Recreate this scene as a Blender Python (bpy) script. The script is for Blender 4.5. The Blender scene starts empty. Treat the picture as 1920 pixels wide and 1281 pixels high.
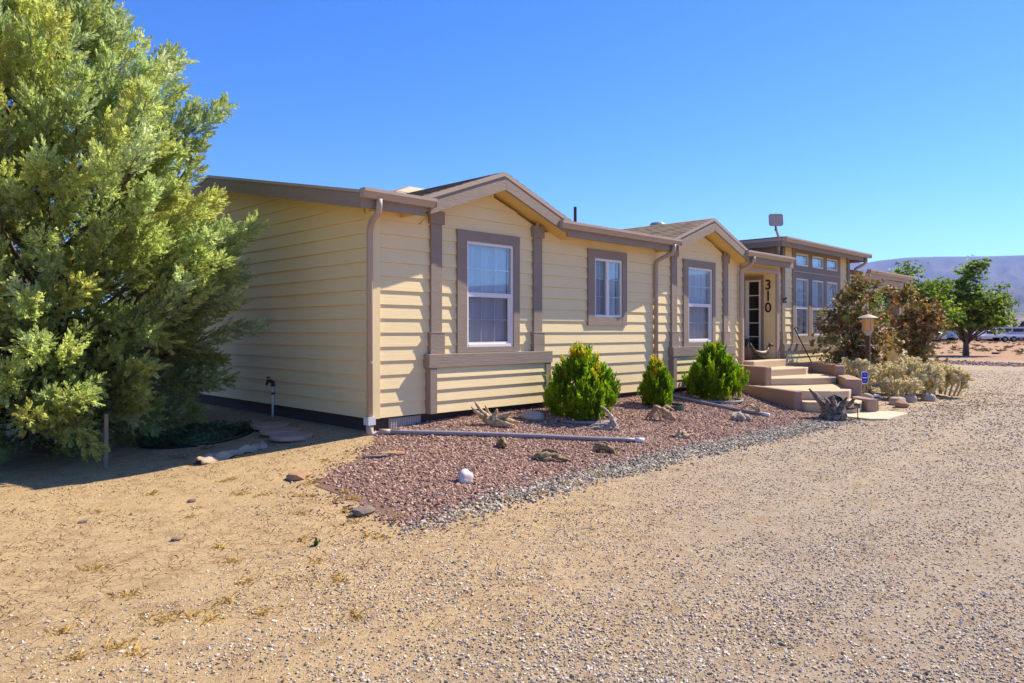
import bpy, bmesh, math, random
import numpy as np
from mathutils import Vector, Matrix

random.seed(7); RNG = np.random.default_rng(11)
R = math.radians
S = bpy.context.scene
COL = S.collection

# ------------------------------------------------------------------ camera
cam_d = bpy.data.cameras.new('camera'); cam = bpy.data.objects.new('camera', cam_d); COL.objects.link(cam)
cam.location = (-5.35, -7.82, 1.27)
cam.rotation_euler = (R(90), 0, R(44.64 - 90))
cam_d.sensor_width = 36; cam_d.lens = 36 * 1357 / 1920; cam_d.shift_y = -20.5 / 1920
cam_d.clip_start = .05; cam_d.clip_end = 60000
S.camera = cam
CAM = np.array([-5.35, -7.82, 1.27])

# ------------------------------------------------------------------ sky, sun, exposure
SUN_EL, SUN_DIR = 44.5, (.961, -.275)
W = bpy.data.worlds.new('World'); S.world = W; W.use_nodes = True
nt = W.node_tree; bg = nt.nodes['Background']
sky = nt.nodes.new('ShaderNodeTexSky'); sky.sky_type = 'NISHITA'; sky.sun_disc = False
sky.sun_elevation = R(SUN_EL); sky.sun_rotation = math.atan2(SUN_DIR[0], SUN_DIR[1])
sky.altitude = 3000; sky.air_density = 1.0; sky.dust_density = .25; sky.ozone_density = 4
hs = nt.nodes.new('ShaderNodeHueSaturation'); hs.inputs['Saturation'].default_value = 1.25; hs.inputs['Hue'].default_value = .512
nt.links.new(sky.outputs[0], hs.inputs['Color']); nt.links.new(hs.outputs[0], bg.inputs[0])
bg.inputs[1].default_value = .10
sl = bpy.data.lights.new('sun', 'SUN'); sl.energy = 3.45; sl.angle = R(.5); sl.color = (1, .875, .69)
so = bpy.data.objects.new('sun', sl); COL.objects.link(so)
sv = Vector((SUN_DIR[0] * math.cos(R(SUN_EL)), SUN_DIR[1] * math.cos(R(SUN_EL)), math.sin(R(SUN_EL))))
so.rotation_euler = sv.to_track_quat('Z', 'Y').to_euler(); so.location = (20, -10, 30)
S.view_settings.view_transform = 'Standard'; S.view_settings.look = 'None'
S.view_settings.exposure = 1.46; S.view_settings.gamma = 1
S.render.engine = 'CYCLES'
S.cycles.max_bounces = 6; S.cycles.transparent_max_bounces = 8

# ------------------------------------------------------------------ helpers
def ground(X, Y):
    X = np.asarray(X, float); Y = np.asarray(Y, float)
    dx = np.maximum(np.maximum(-X, 0), X - 21); dy = np.maximum(np.maximum(-Y, 0), Y - 8.2)
    d = np.hypot(dx, dy); u = np.clip(d / 3.3, 0, 1); s = 1 - (1 - u) ** 1.5
    b = np.where(X > 1.5, .05, np.where(X < 0, -.04, -.04 + .09 * X / 1.5))
    z = b * (1 - s) - .30 * s
    z = z + .012 * np.sin(1.7 * X + .6) * np.sin(1.3 * Y + 1.1) * u + .006 * np.sin(4.1 * X + 1.3 * Y) * np.sin(3.7 * Y - X) * u
    far = np.clip((np.hypot(X, Y) - 45) / 60, 0, 1)
    return z + far * .25 * np.sin(X * .07 + 1) * np.sin(Y * .09)
def gz(x, y): return float(ground(x, y))

def tag(o, label=None, cat=None, group=None, kind=None):
    if label: o['label'] = label
    if cat: o['category'] = cat
    if group: o['group'] = group
    if kind: o['kind'] = kind
    return o
def empty(name, loc=(0, 0, 0), label=None, cat=None, group=None):
    o = bpy.data.objects.new(name, None); COL.objects.link(o); o.location = loc; o.empty_display_size = .2
    return tag(o, label, cat, group)
def wpos(o):
    v = Vector((0, 0, 0))
    while o: v += o.location; o = o.parent
    return v

class MB:
    def __init__(s): s.v = []; s.f = []
    def add(s, vs, fs):
        n = len(s.v); s.v += [tuple(v) for v in vs]; s.f += [tuple(n + i for i in f) for f in fs]
    def box(s, x0, x1, y0, y1, z0, z1):
        s.add([(x0,y0,z0),(x1,y0,z0),(x1,y1,z0),(x0,y1,z0),(x0,y0,z1),(x1,y0,z1),(x1,y1,z1),(x0,y1,z1)],
              [(0,3,2,1),(4,5,6,7),(0,1,5,4),(1,2,6,5),(2,3,7,6),(3,0,4,7)]); return s
    def extr(s, poly, a, b, ax='x'):
        n = len(poly)
        if ax == 'x': A = [(a, p, q) for p, q in poly]; B = [(b, p, q) for p, q in poly]
        elif ax == 'y': A = [(p, a, q) for p, q in poly]; B = [(p, b, q) for p, q in poly]
        else: A = [(p, q, a) for p, q in poly]; B = [(p, q, b) for p, q in poly]
        s.add(A + B, [tuple(range(n)), tuple(range(2*n-1, n-1, -1))] + [(i, i+n, (i+1) % n + n, (i+1) % n) for i in range(n)]); return s
    def hexa(s, v8):
        s.add(v8, [(0,3,2,1),(4,5,6,7),(0,1,5,4),(1,2,6,5),(2,3,7,6),(3,0,4,7)]); return s
    def tube(s, path, rad, n=8, cap=True, rough=0, seed=0):
        rr = random.Random(seed); P_ = [Vector(p) for p in path]
        if not hasattr(rad, '__len__'): rad = [rad] * len(P_)
        base = len(s.v); up = Vector((0, 0, 1)); prev = None
        for i, p in enumerate(P_):
            t = (P_[min(i+1, len(P_)-1)] - P_[max(i-1, 0)]).normalized()
            if prev is None: a = t.cross(up if abs(t.z) < .9 else Vector((1, 0, 0))).normalized()
            else: a = (prev - t * prev.dot(t)).normalized()
            prev = a; b = t.cross(a)
            for k in range(n):
                th = 2*math.pi*k/n; q = rad[i] * (1 + (rr.uniform(-rough, rough) if rough else 0))
                s.v.append(tuple(p + a*math.cos(th)*q + b*math.sin(th)*q))
        for i in range(len(P_)-1):
            for k in range(n):
                s.f.append((base+i*n+k, base+i*n+(k+1) % n, base+(i+1)*n+(k+1) % n, base+(i+1)*n+k))
        if cap:
            s.f.append(tuple(base+k for k in range(n-1, -1, -1))); s.f.append(tuple(base+(len(P_)-1)*n+k for k in range(n)))
        return s
    def lathe(s, prof, c=(0, 0, 0), n=16, lobes=0, amp=0):
        base = len(s.v)
        for r_, z in prof:
            for k in range(n):
                th = 2*math.pi*k/n; q = r_ * (1 + amp * math.sin(lobes*th)); s.v.append((c[0]+q*math.cos(th), c[1]+q*math.sin(th), c[2]+z))
        for i in range(len(prof)-1):
            for k in range(n): s.f.append((base+i*n+k, base+i*n+(k+1) % n, base+(i+1)*n+(k+1) % n, base+(i+1)*n+k))
        s.f.append(tuple(base+k for k in range(n-1, -1, -1))); s.f.append(tuple(base+(len(prof)-1)*n+k for k in range(n)))
        return s
    def build(s, name, mat, parent=None, smooth=False, bevel=0, world=True, **kw):
        me = bpy.data.meshes.new(name); v = s.v
        if parent is not None and world:
            w = wpos(parent); v = [(a-w.x, b-w.y, c-w.z) for a, b, c in v]
        me.from_pydata(v, [], s.f); me.materials.append(mat)
        bm = bmesh.new(); bm.from_mesh(me); bmesh.ops.recalc_face_normals(bm, faces=bm.faces); bm.to_mesh(me); bm.free()
        if smooth: me.polygons.foreach_set('use_smooth', [True]*len(me.polygons))
        o = bpy.data.objects.new(name, me); COL.objects.link(o)
        if parent is not None: o.parent = parent
        if bevel:
            m = o.modifiers.new('bevel', 'BEVEL'); m.width = bevel; m.segments = 2; m.limit_method = 'ANGLE'
        return tag(o, kw.get('label'), kw.get('cat'), kw.get('group'), kw.get('kind'))

def np_mesh(name, V, F, mat, parent=None, col=None, smooth=False, **kw):
    V = np.asarray(V, np.float32); F = np.asarray(F, np.int32); k = F.shape[1]
    if parent is not None: V = V - np.array(wpos(parent), np.float32)
    me = bpy.data.meshes.new(name); me.vertices.add(len(V)); me.vertices.foreach_set('co', V.ravel())
    me.loops.add(F.size); me.loops.foreach_set('vertex_index', F.ravel())
    me.polygons.add(len(F)); me.polygons.foreach_set('loop_start', np.arange(0, F.size, k, dtype=np.int32))
    me.polygons.foreach_set('use_smooth', np.full(len(F), smooth))
    if col is not None:
        a = me.color_attributes.new('col', 'FLOAT_COLOR', 'POINT'); c4 = np.ones((len(V), 4), np.float32); c4[:, :3] = col; a.data.foreach_set('color', c4.ravel())
    me.update(calc_edges=True); me.materials.append(mat)
    o = bpy.data.objects.new(name, me); COL.objects.link(o)
    if parent is not None: o.parent = parent
    return tag(o, kw.get('label'), kw.get('cat'), kw.get('group'), kw.get('kind'))

# ------------------------------------------------------------------ materials
def nmat(name):
    m = bpy.data.materials.new(name); m.use_nodes = True; t = m.node_tree; p = t.nodes['Principled BSDF']; return m, t, p
def N(t, typ, **kw):
    n = t.nodes.new(typ)
    for k, v in kw.items(): setattr(n, k, v)
    return n
def mix(t, a, b, fac, mode='MIX'):
    n = t.nodes.new('ShaderNodeMix'); n.data_type = 'RGBA'; n.blend_type = mode
    for sock, v in ((n.inputs[6], a), (n.inputs[7], b), (n.inputs[0], fac)):
        if hasattr(v, 'links') or hasattr(v, 'node'): t.links.new(v, sock)
        else: sock.default_value = (*v, 1) if hasattr(v, '__len__') else v
    return n.outputs[2]
def noise(t, vec, scale, detail=4, rough=.55, sc3=None):
    mp = t.nodes.new('ShaderNodeMapping'); t.links.new(vec, mp.inputs[0])
    if sc3: mp.inputs['Scale'].default_value = sc3
    n = t.nodes.new('ShaderNodeTexNoise'); n.inputs['Scale'].default_value = scale; n.inputs['Detail'].default_value = detail; n.inputs['Roughness'].default_value = rough
    t.links.new(mp.outputs[0], n.inputs['Vector']); return n.outputs['Fac']
def ramp(t, fac, stops, interp='LINEAR'):
    r = t.nodes.new('ShaderNodeValToRGB'); r.color_ramp.interpolation = interp; t.links.new(fac, r.inputs[0])
    e = r.color_ramp.elements
    while len(e) < len(stops): e.new(.5)
    for i, (p, c) in enumerate(stops): e[i].position = p; e[i].color = (*c, 1) if hasattr(c, '__len__') else (c, c, c, 1)
    return r.outputs[0]
def bump(t, h, p, strength=.3, dist=.01, prev=None):
    b = t.nodes.new('ShaderNodeBump'); b.inputs['Strength'].default_value = strength; b.inputs['Distance'].default_value = dist
    t.links.new(h, b.inputs['Height'])
    if prev: t.links.new(prev, b.inputs['Normal'])
    t.links.new(b.outputs[0], p.inputs['Normal']); return b.outputs[0]
def geo(t): return t.nodes.new('ShaderNodeNewGeometry').outputs['Position']

def painted(name, col, var=.12, rough=.65, grain=None, gstr=.35, scale=3, dirt=.15):
    m, t, p = nmat(name); g = geo(t)
    n1 = noise(t, g, scale, 5); c = mix(t, [x*(1-var) for x in col], [min(1, x*(1+var)) for x in col], n1)
    n2 = noise(t, g, 1.1, 6, .7); c = mix(t, c, [x*.72 for x in col], ramp(t, n2, [(.55, 0), (.8, dirt*2)]))
    t.links.new(c, p.inputs['Base Color']); p.inputs['Roughness'].default_value = rough
    p.inputs['Specular IOR Level'].default_value = .3
    if grain:
        gn = noise(t, g, 1, 6, .7, grain); bump(t, gn, p, gstr, .006)
    else: bump(t, noise(t, g, 60, 4), p, .12, .004)
    return m
CREAM = (.80, .65, .35)
M = {}
M['siding_x'] = painted('cream_siding_long_grain', CREAM, .06, .6, (2.2, 60, 75), .55, 1.3, .12)
M['siding_y'] = painted('cream_siding_end_grain', CREAM, .06, .6, (60, 2.2, 75), .55, 1.3, .12)
M['cream'] = painted('cream_paint', CREAM, .05, .6)
M['soffit'] = painted('cream_soffit', (.70, .50, .18), .05, .6)
M['taupe'] = painted('taupe_trim_paint', (.285, .225, .172), .12, .7, (6, 6, 45), .8, 4)
M['taupe_h'] = painted('taupe_beam_paint', (.285, .225, .172), .12, .7, (4, 50, 50), 1.0, 4)
M['tan'] = painted('tan_gutter_metal', (.42, .33, .255), .06, .45, None, .1)
M['skirt'] = painted('dark_skirting', (.06, .046, .042), .2, .8)
M['vinyl'] = painted('white_vinyl', (.75, .72, .68), .03, .4, None, .1, 3, .05)
M['stucco'] = painted('tan_stucco', (.36, .245, .175), .12, .9, (14, 14, 14), .7, 2.5, .3)
M['tread'] = painted('pale_concrete_tread', (.55, .42, .27), .1, .9, (30, 30, 30), .5, 3, .2)
M['slab'] = painted('concrete_slab', (.58, .47, .33), .08, .9, (40, 40, 40), .4, 3, .2)
M['pavers'] = painted('red_concrete_paver', (.46, .30, .22), .15, .9, (40, 40, 40), .5, 6, .3)
M['black'] = painted('black_plastic', (.02, .02, .02), .1, .5)
M['dark_metal'] = painted('dark_bronze_metal', (.075, .045, .032), .2, .5)
M['grey_metal'] = painted('grey_metal', (.28, .28, .29), .1, .45)
M['white_pvc'] = painted('white_pvc', (.62, .62, .62), .05, .4)
M['grey_pipe'] = painted('grey_blue_pipe', (.26, .25, .27), .2, .45, None, .1, 5, .4)
M['green_plastic'] = painted('dark_green_plastic', (.03, .06, .05), .2, .5)
M['vent'] = painted('weathered_vent', (.40, .36, .32), .1, .6)
M['beige_plastic'] = painted('beige_roof_unit', (.40, .32, .22), .1, .5)
M['digit'] = painted('rust_brown_digit', (.055, .022, .012), .2, .6)
M['interior'] = painted('dark_interior', (.035, .032, .03), .2, .9)
M['blind'] = painted('pale_vertical_blind', (.85, .87, .9), .05, .7)
M['screen'] = painted('insect_screen', (.12, .12, .12), .1, .8)
M['straw'] = painted('straw_stem', (.55, .42, .10), .2, .8)
M['cloth'] = painted('beige_canvas', (.40, .31, .22), .2, .95, (40, 40, 40), .4, 8)
M['bark'] = painted('grey_brown_bark', (.16, .11, .08), .35, .95, (25, 25, 6), 1, 8, .3)
M['stake'] = painted('weathered_stake', (.30, .22, .16), .2, .9, (60, 60, 8), .8, 8)
M['white_rock'] = painted('white_quartz', (.62, .54, .52), .15, .7, (12, 12, 12), .6, 8)
M['river_rock'] = painted('grey_tan_rock', (.42, .35, .27), .25, .85, (12, 12, 12), .7, 8)
M['sandstone'] = painted('red_sandstone', (.36, .21, .12), .2, .9, (14, 14, 30), .7, 6)
M['dark_stone'] = painted('brown_stone', (.17, .13, .11), .3, .9, (14, 14, 30), .7, 6)
M['blue_sign'] = painted('blue_sign_face', (.02, .02, .42), .05, .4)
M['sign_print'] = painted('pale_sign_print', (.35, .4, .75), .05, .4)
M['car_white'] = painted('white_vehicle_paint', (.72, .72, .74), .03, .3)
M['car_blue'] = painted('pale_blue_vehicle_paint', (.42, .47, .72), .05, .3)
M['car_grey'] = painted('grey_vehicle_paint', (.34, .34, .40), .05, .3)
M['car_tan'] = painted('tan_vehicle_paint', (.4, .34, .28), .05, .3)
M['rubber'] = painted('tyre_rubber', (.02, .02, .02), .1, .8)
M['dark_glass'] = painted('dark_vehicle_glass', (.02, .025, .035), .05, .1)
M['pot'] = painted('brown_clay_pot', (.13, .085, .07), .2, .8)

def wood(name, c1, c2, c3):
    m, t, p = nmat(name); g = geo(t)
    n = noise(t, g, 9, 6, .7); v = ramp(t, n, [(.3, c3), (.48, c1), (.66, c2)])
    n2 = noise(t, g, 40, 5, .7); v = mix(t, v, c3, ramp(t, n2, [(.5, 0), (.62, .8)]))
    t.links.new(v, p.inputs['Base Color']); p.inputs['Roughness'].default_value = .85
    bump(t, n2, p, 1, .012); return m
M['drift_tan'] = wood('tan_driftwood', (.46, .32, .175), (.66, .52, .33), (.17, .10, .05))
M['drift_grey'] = wood('grey_driftwood', (.40, .32, .24), (.64, .55, .43), (.13, .09, .06))
M['drift_dark'] = wood('dark_driftwood', (.27, .185, .085), (.55, .42, .21), (.07, .045, .022))
M['stump'] = wood('stump_wood', (.15, .125, .105), (.34, .29, .25), (.045, .026, .018))

def glass_mat(name, refl, tint=(.8, .86, .9)):
    m, t, p = nmat(name); t.nodes.remove(p); o = t.nodes['Material Output']
    tr = N(t, 'ShaderNodeBsdfTransparent'); tr.inputs[0].default_value = (*tint, 1)
    gl = N(t, 'ShaderNodeBsdfGlossy'); gl.inputs['Roughness'].default_value = .01; gl.inputs['Color'].default_value = (.95, .97, 1, 1)
    bp = N(t, 'ShaderNodeBump'); bp.inputs['Strength'].default_value = .05; bp.inputs['Distance'].default_value = .01
    t.links.new(noise(t, geo(t), 1.5, 2), bp.inputs['Height']); t.links.new(bp.outputs[0], gl.inputs['Normal'])
    fr = N(t, 'ShaderNodeFresnel'); fr.inputs[0].default_value = 1.5
    ad0 = N(t, 'ShaderNodeMath', operation='ADD'); ad0.inputs[1].default_value = refl; ad0.use_clamp = True
    bk = N(t, 'ShaderNodeMath', operation='SUBTRACT'); bk.inputs[0].default_value = 1; t.links.new(N(t, 'ShaderNodeNewGeometry').outputs['Backfacing'], bk.inputs[1])
    ad = N(t, 'ShaderNodeMath', operation='MULTIPLY'); t.links.new(ad0.outputs[0], ad.inputs[0]); t.links.new(bk.outputs[0], ad.inputs[1])
    t.links.new(fr.outputs[0], ad0.inputs[0]); mx = N(t, 'ShaderNodeMixShader')
    t.links.new(ad.outputs[0], mx.inputs[0]); t.links.new(tr.outputs[0], mx.inputs[1]); t.links.new(gl.outputs[0], mx.inputs[2]); t.links.new(mx.outputs[0], o.inputs[0])
    return m
M['glass'] = glass_mat('window_glass', .10, (.85, .93, .97)); M['glass_dim'] = glass_mat('screened_glass', .0, (.78, .80, .84))
m, t, p = nmat('amber_glass'); p.inputs['Base Color'].default_value = (.85, .50, .14, 1); p.inputs['Roughness'].default_value = .3; p.inputs['Transmission Weight'].default_value = .35; M['amber'] = m

def foliage(name, trans=.35, rough=.55, spec=.3, tmul=(1.25, 1.2, .5)):
    m, t, p = nmat(name); o = t.nodes['Material Output']
    a = N(t, 'ShaderNodeAttribute'); a.attribute_name = 'col'
    t.links.new(a.outputs['Color'], p.inputs['Base Color']); p.inputs['Roughness'].default_value = rough; p.inputs['Specular IOR Level'].default_value = spec
    tb = N(t, 'ShaderNodeBsdfTranslucent'); t.links.new(mix(t, a.outputs['Color'], tmul, 1.0, 'MULTIPLY'), tb.inputs[0])
    mx = N(t, 'ShaderNodeMixShader'); mx.inputs[0].default_value = trans
    t.links.new(p.outputs[0], mx.inputs[1]); t.links.new(tb.outputs[0], mx.inputs[2]); t.links.new(mx.outputs[0], o.inputs[0]); return m
M['leaf'] = foliage('foliage', .5, .6, .25, (1.05, 1.15, .8)); M['leaf_gloss'] = foliage('glossy_leaf', .3, .5, .25, (1.2, 1.1, .5)); M['cactus'] = foliage('spiny_cactus', .25, .8, .1, (1.2, 1.1, .8))

def shingle_mat():
    m, t, p = nmat('brown_shingle'); g = geo(t)
    v = N(t, 'ShaderNodeTexVoronoi'); v.inputs['Scale'].default_value = 1; mp = N(t, 'ShaderNodeMapping'); mp.inputs['Scale'].default_value = (6.5, 4, 2)
    t.links.new(g, mp.inputs[0]); t.links.new(mp.outputs[0], v.inputs['Vector'])
    c = ramp(t, v.outputs['Color'], [(0, (.13, .085, .05)), (.5, (.23, .16, .09)), (1, (.34, .25, .15))]); c = mix(t, c, (.1, .07, .05), ramp(t, noise(t, g, 90, 3), [(.5, 0), (.7, .6)]))
    t.links.new(c, p.inputs['Base Color']); p.inputs['Roughness'].default_value = .95; return m
M['shingle'] = shingle_mat()

def stone_mat(name, stops, rough=.8):
    m, t, p = nmat(name); oi = N(t, 'ShaderNodeObjectInfo')
    c = ramp(t, oi.outputs['Random'], stops, 'LINEAR'); c = mix(t, c, (.08, .06, .05), ramp(t, noise(t, geo(t), 90, 4), [(.45, 0), (.75, .35)]))
    t.links.new(c, p.inputs['Base Color']); p.inputs['Roughness'].default_value = rough; return m
M['red_gravel'] = stone_mat('red_gravel', [(0, (.11, .06, .045)), (.2, (.23, .125, .09)), (.45, (.36, .19, .135)), (.65, (.46, .27, .19)), (.85, (.60, .43, .32)), (1, (.23, .155, .13))])
M['grey_gravel'] = stone_mat('grey_gravel', [(0, (.10, .09, .08)), (.3, (.20, .175, .145)), (.5, (.33, .29, .225)), (.75, (.54, .47, .36)), (.9, (.68, .60, .47)), (1, (.2, .165, .125))])
M['drive_gravel'] = stone_mat('drive_gravel', [(0, (.17, .13, .095)), (.15, (.31, .235, .16)), (.38, (.45, .365, .27)), (.66, (.55, .46, .345)), (.88, (.72, .66, .56)), (1, (.27, .215, .165))])
M['clods'] = stone_mat('dirt_clods', [(0, (.25, .16, .09)), (.4, (.42, .29, .16)), (.8, (.55, .40, .23)), (1, (.16, .10, .06))])
M['red_band'] = stone_mat('red_band_gravel', [(0, (.2, .12, .10)), (.5, (.34, .21, .17)), (1, (.45, .32, .26))])

def ground_mat():
    m, t, p = nmat('desert_ground'); g = geo(t); sx = N(t, 'ShaderNodeSeparateXYZ'); t.links.new(g, sx.inputs[0])
    big = noise(t, g, .35, 5); mid = noise(t, g, 2.2, 6, .65); fine = noise(t, g, 38, 6, .75)
    sand = mix(t, (.60, .435, .225), (.43, .305, .16), mid)
    grv = mix(t, (.46, .37, .265), (.36, .29, .205), mid)
    # the driveway lies south of y = -3.4 and thins out to the west into bare dirt
    def mth(op, a, b):
        n = N(t, 'ShaderNodeMath', operation=op)
        for i, v in enumerate((a, b)):
            if hasattr(v, 'node'): t.links.new(v, n.inputs[i])
            else: n.inputs[i].default_value = v
        return n.outputs[0]
    f = mth('ADD', mth('MULTIPLY', mth('ADD', sx.outputs[0], 2.2), .22), mth('MULTIPLY', mth('SUBTRACT', -4.2, sx.outputs[1]), .33))
    f = mth('ADD', f, mth('MULTIPLY', mth('SUBTRACT', big, .5), 1.6))
    fr = ramp(t, f, [(.0, 0), (.75, 1)])
    c = mix(t, sand, grv, fr)
    farf = ramp(t, mth('MULTIPLY', mth('ADD', sx.outputs[0], mth('MULTIPLY', mid, 3)), .02), [(.78, 0), (.86, 1)])
    fld = mix(t, (.46, .28, .165), (.34, .20, .125), noise(t, g, .12, 6, .7)); c = mix(t, c, fld, farf)
    stain = noise(t, g, 5.5, 7, .75); c = mix(t, c, (.30, .19, .095), ramp(t, stain, [(.48, 0), (.66, .75)]))
    sp = noise(t, g, 120, 3, .8); c = mix(t, c, (.19, .14, .10), ramp(t, sp, [(.54, 0), (.62, .75)])); c = mix(t, c, (.75, .62, .44), ramp(t, noise(t, g, 105, 3, .8, (1, 1.3, 1)), [(.60, 0), (.66, .6)]))
    shade = ramp(t, fine, [(.30, .55), (.5, 1), (.7, 1.12)]); c = mix(t, c, shade, .85, 'MULTIPLY')
    vo = N(t, 'ShaderNodeTexVoronoi', feature='DISTANCE_TO_EDGE'); vo.inputs['Scale'].default_value = 7
    wob = N(t, 'ShaderNodeVectorMath', operation='ADD'); nn = N(t, 'ShaderNodeTexNoise'); nn.inputs['Scale'].default_value = 4; t.links.new(g, nn.inputs['Vector'])
    sc = N(t, 'ShaderNodeVectorMath', operation='SCALE'); sc.inputs['Scale'].default_value = .35; t.links.new(nn.outputs['Color'], sc.inputs[0]); t.links.new(g, wob.inputs[0]); t.links.new(sc.outputs[0], wob.inputs[1]); t.links.new(wob.outputs[0], vo.inputs['Vector'])
    crk = ramp(t, vo.outputs['Distance'], [(0, 0), (.035, 1)])
    inv = mth('MULTIPLY', mth('SUBTRACT', 1, fr), ramp(t, noise(t, g, .9, 3), [(.42, 0), (.6, 1)]))
    ce = mix(t, (1, 1, 1), crk, inv)
    c = mix(t, c, (.27, .175, .09), mth('MULTIPLY', mth('SUBTRACT', 1, ce), .55))
    t.links.new(c, p.inputs['Base Color']); p.inputs['Roughness'].default_value = .95; p.inputs['Specular IOR Level'].default_value = .15
    b1 = bump(t, fine, p, .8, .02); b2 = bump(t, noise(t, g, 140, 3, .8), p, .7, .006, b1); bump(t, ce, p, .7, .015, b2)
    return m
M['ground'] = ground_mat()
M['bed_soil'] = painted('red_gravel_soil', (.18, .105, .075), .35, .95, (60, 60, 60), 1, 30, .2)
M['band_soil'] = painted('grey_gravel_soil', (.28, .235, .175), .35, .95, (60, 60, 60), 1, 30, .2)

# ------------------------------------------------------------------ the ground
def axis(lo, hi, step, far):
    a = list(np.arange(lo, hi + 1e-6, step)); s = step; x = hi
    while x < far: s *= 1.22; x += s; a.append(x)
    s = step; x = lo
    while x > -far: s *= 1.22; x -= s; a.insert(0, x)
    return np.array(a)
gx = axis(-12, 26, .22, 30000); gy = axis(-12, 10, .22, 30000)
XX, YY = np.meshgrid(gx, gy, indexing='ij'); ZZ = ground(XX, YY)
nx, ny = XX.shape; idx = np.arange(nx*ny).reshape(nx, ny)
F = np.stack([idx[:-1, :-1], idx[1:, :-1], idx[1:, 1:], idx[:-1, 1:]], -1).reshape(-1, 4)
np_mesh('ground', np.stack([XX, YY, ZZ], -1).reshape(-1, 3), F, M['ground'], kind='structure', smooth=True)

def inpoly(poly, X, Y):
    X = np.asarray(X); Y = np.asarray(Y); c = np.zeros(X.shape, bool); n = len(poly)
    for i in range(n):
        (x1, y1), (x2, y2) = poly[i], poly[(i+1) % n]
        cond = ((y1 > Y) != (y2 > Y)) & (X < (x2-x1)*(Y-y1)/((y2-y1) or 1e-9) + x1); c ^= cond
    return c
BED = [(-1.62,-1.36),(-.9,-.98),(-.3,-.52),(0,-.1),(0,.0),(9.3,0),(9.1,-.7),(8.35,-1.9),(8.05,-2.3),(8.05,-2.98),(7,-2.8),(4.9,-2.74),(2,-2.76),(0,-2.8),(-.8,-2.92),(-1.75,-3.15),(-1.7,-2.2)]
BAND = [(-1.8,-3.12),(-.8,-2.9),(0,-2.78),(2,-2.74),(4.9,-2.72),(7,-2.78),(8.05,-2.95),(8.1,-3.3),(6.8,-3.3),(5.2,-3.33),(3.1,-3.24),(1.4,-3.2),(.3,-3.28),(-.9,-3.37),(-1.85,-3.42)]
def sheet(name, poly, mat, lift):
    xs = [p[0] for p in poly]; ys = [p[1] for p in poly]; st = .08
    ax = np.arange(min(xs), max(xs)+st, st); ay = np.arange(min(ys), max(ys)+st, st)
    X, Y = np.meshgrid(ax, ay, indexing='ij'); ins = inpoly(poly, X+st/2, Y+st/2)[:-1, :-1]
    idx = np.arange(X.size).reshape(X.shape)
    F = np.stack([idx[:-1, :-1], idx[1:, :-1], idx[1:, 1:], idx[:-1, 1:]], -1)[ins]
    used, inv = np.unique(F, return_inverse=True)
    V = np.stack([X, Y, ground(X, Y)+lift], -1).reshape(-1, 3)[used]
    np_mesh(name, V, inv.reshape(-1, 4), mat, kind='structure', smooth=True)
sheet('garden_bed', BED, M['bed_soil'], .005)

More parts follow.
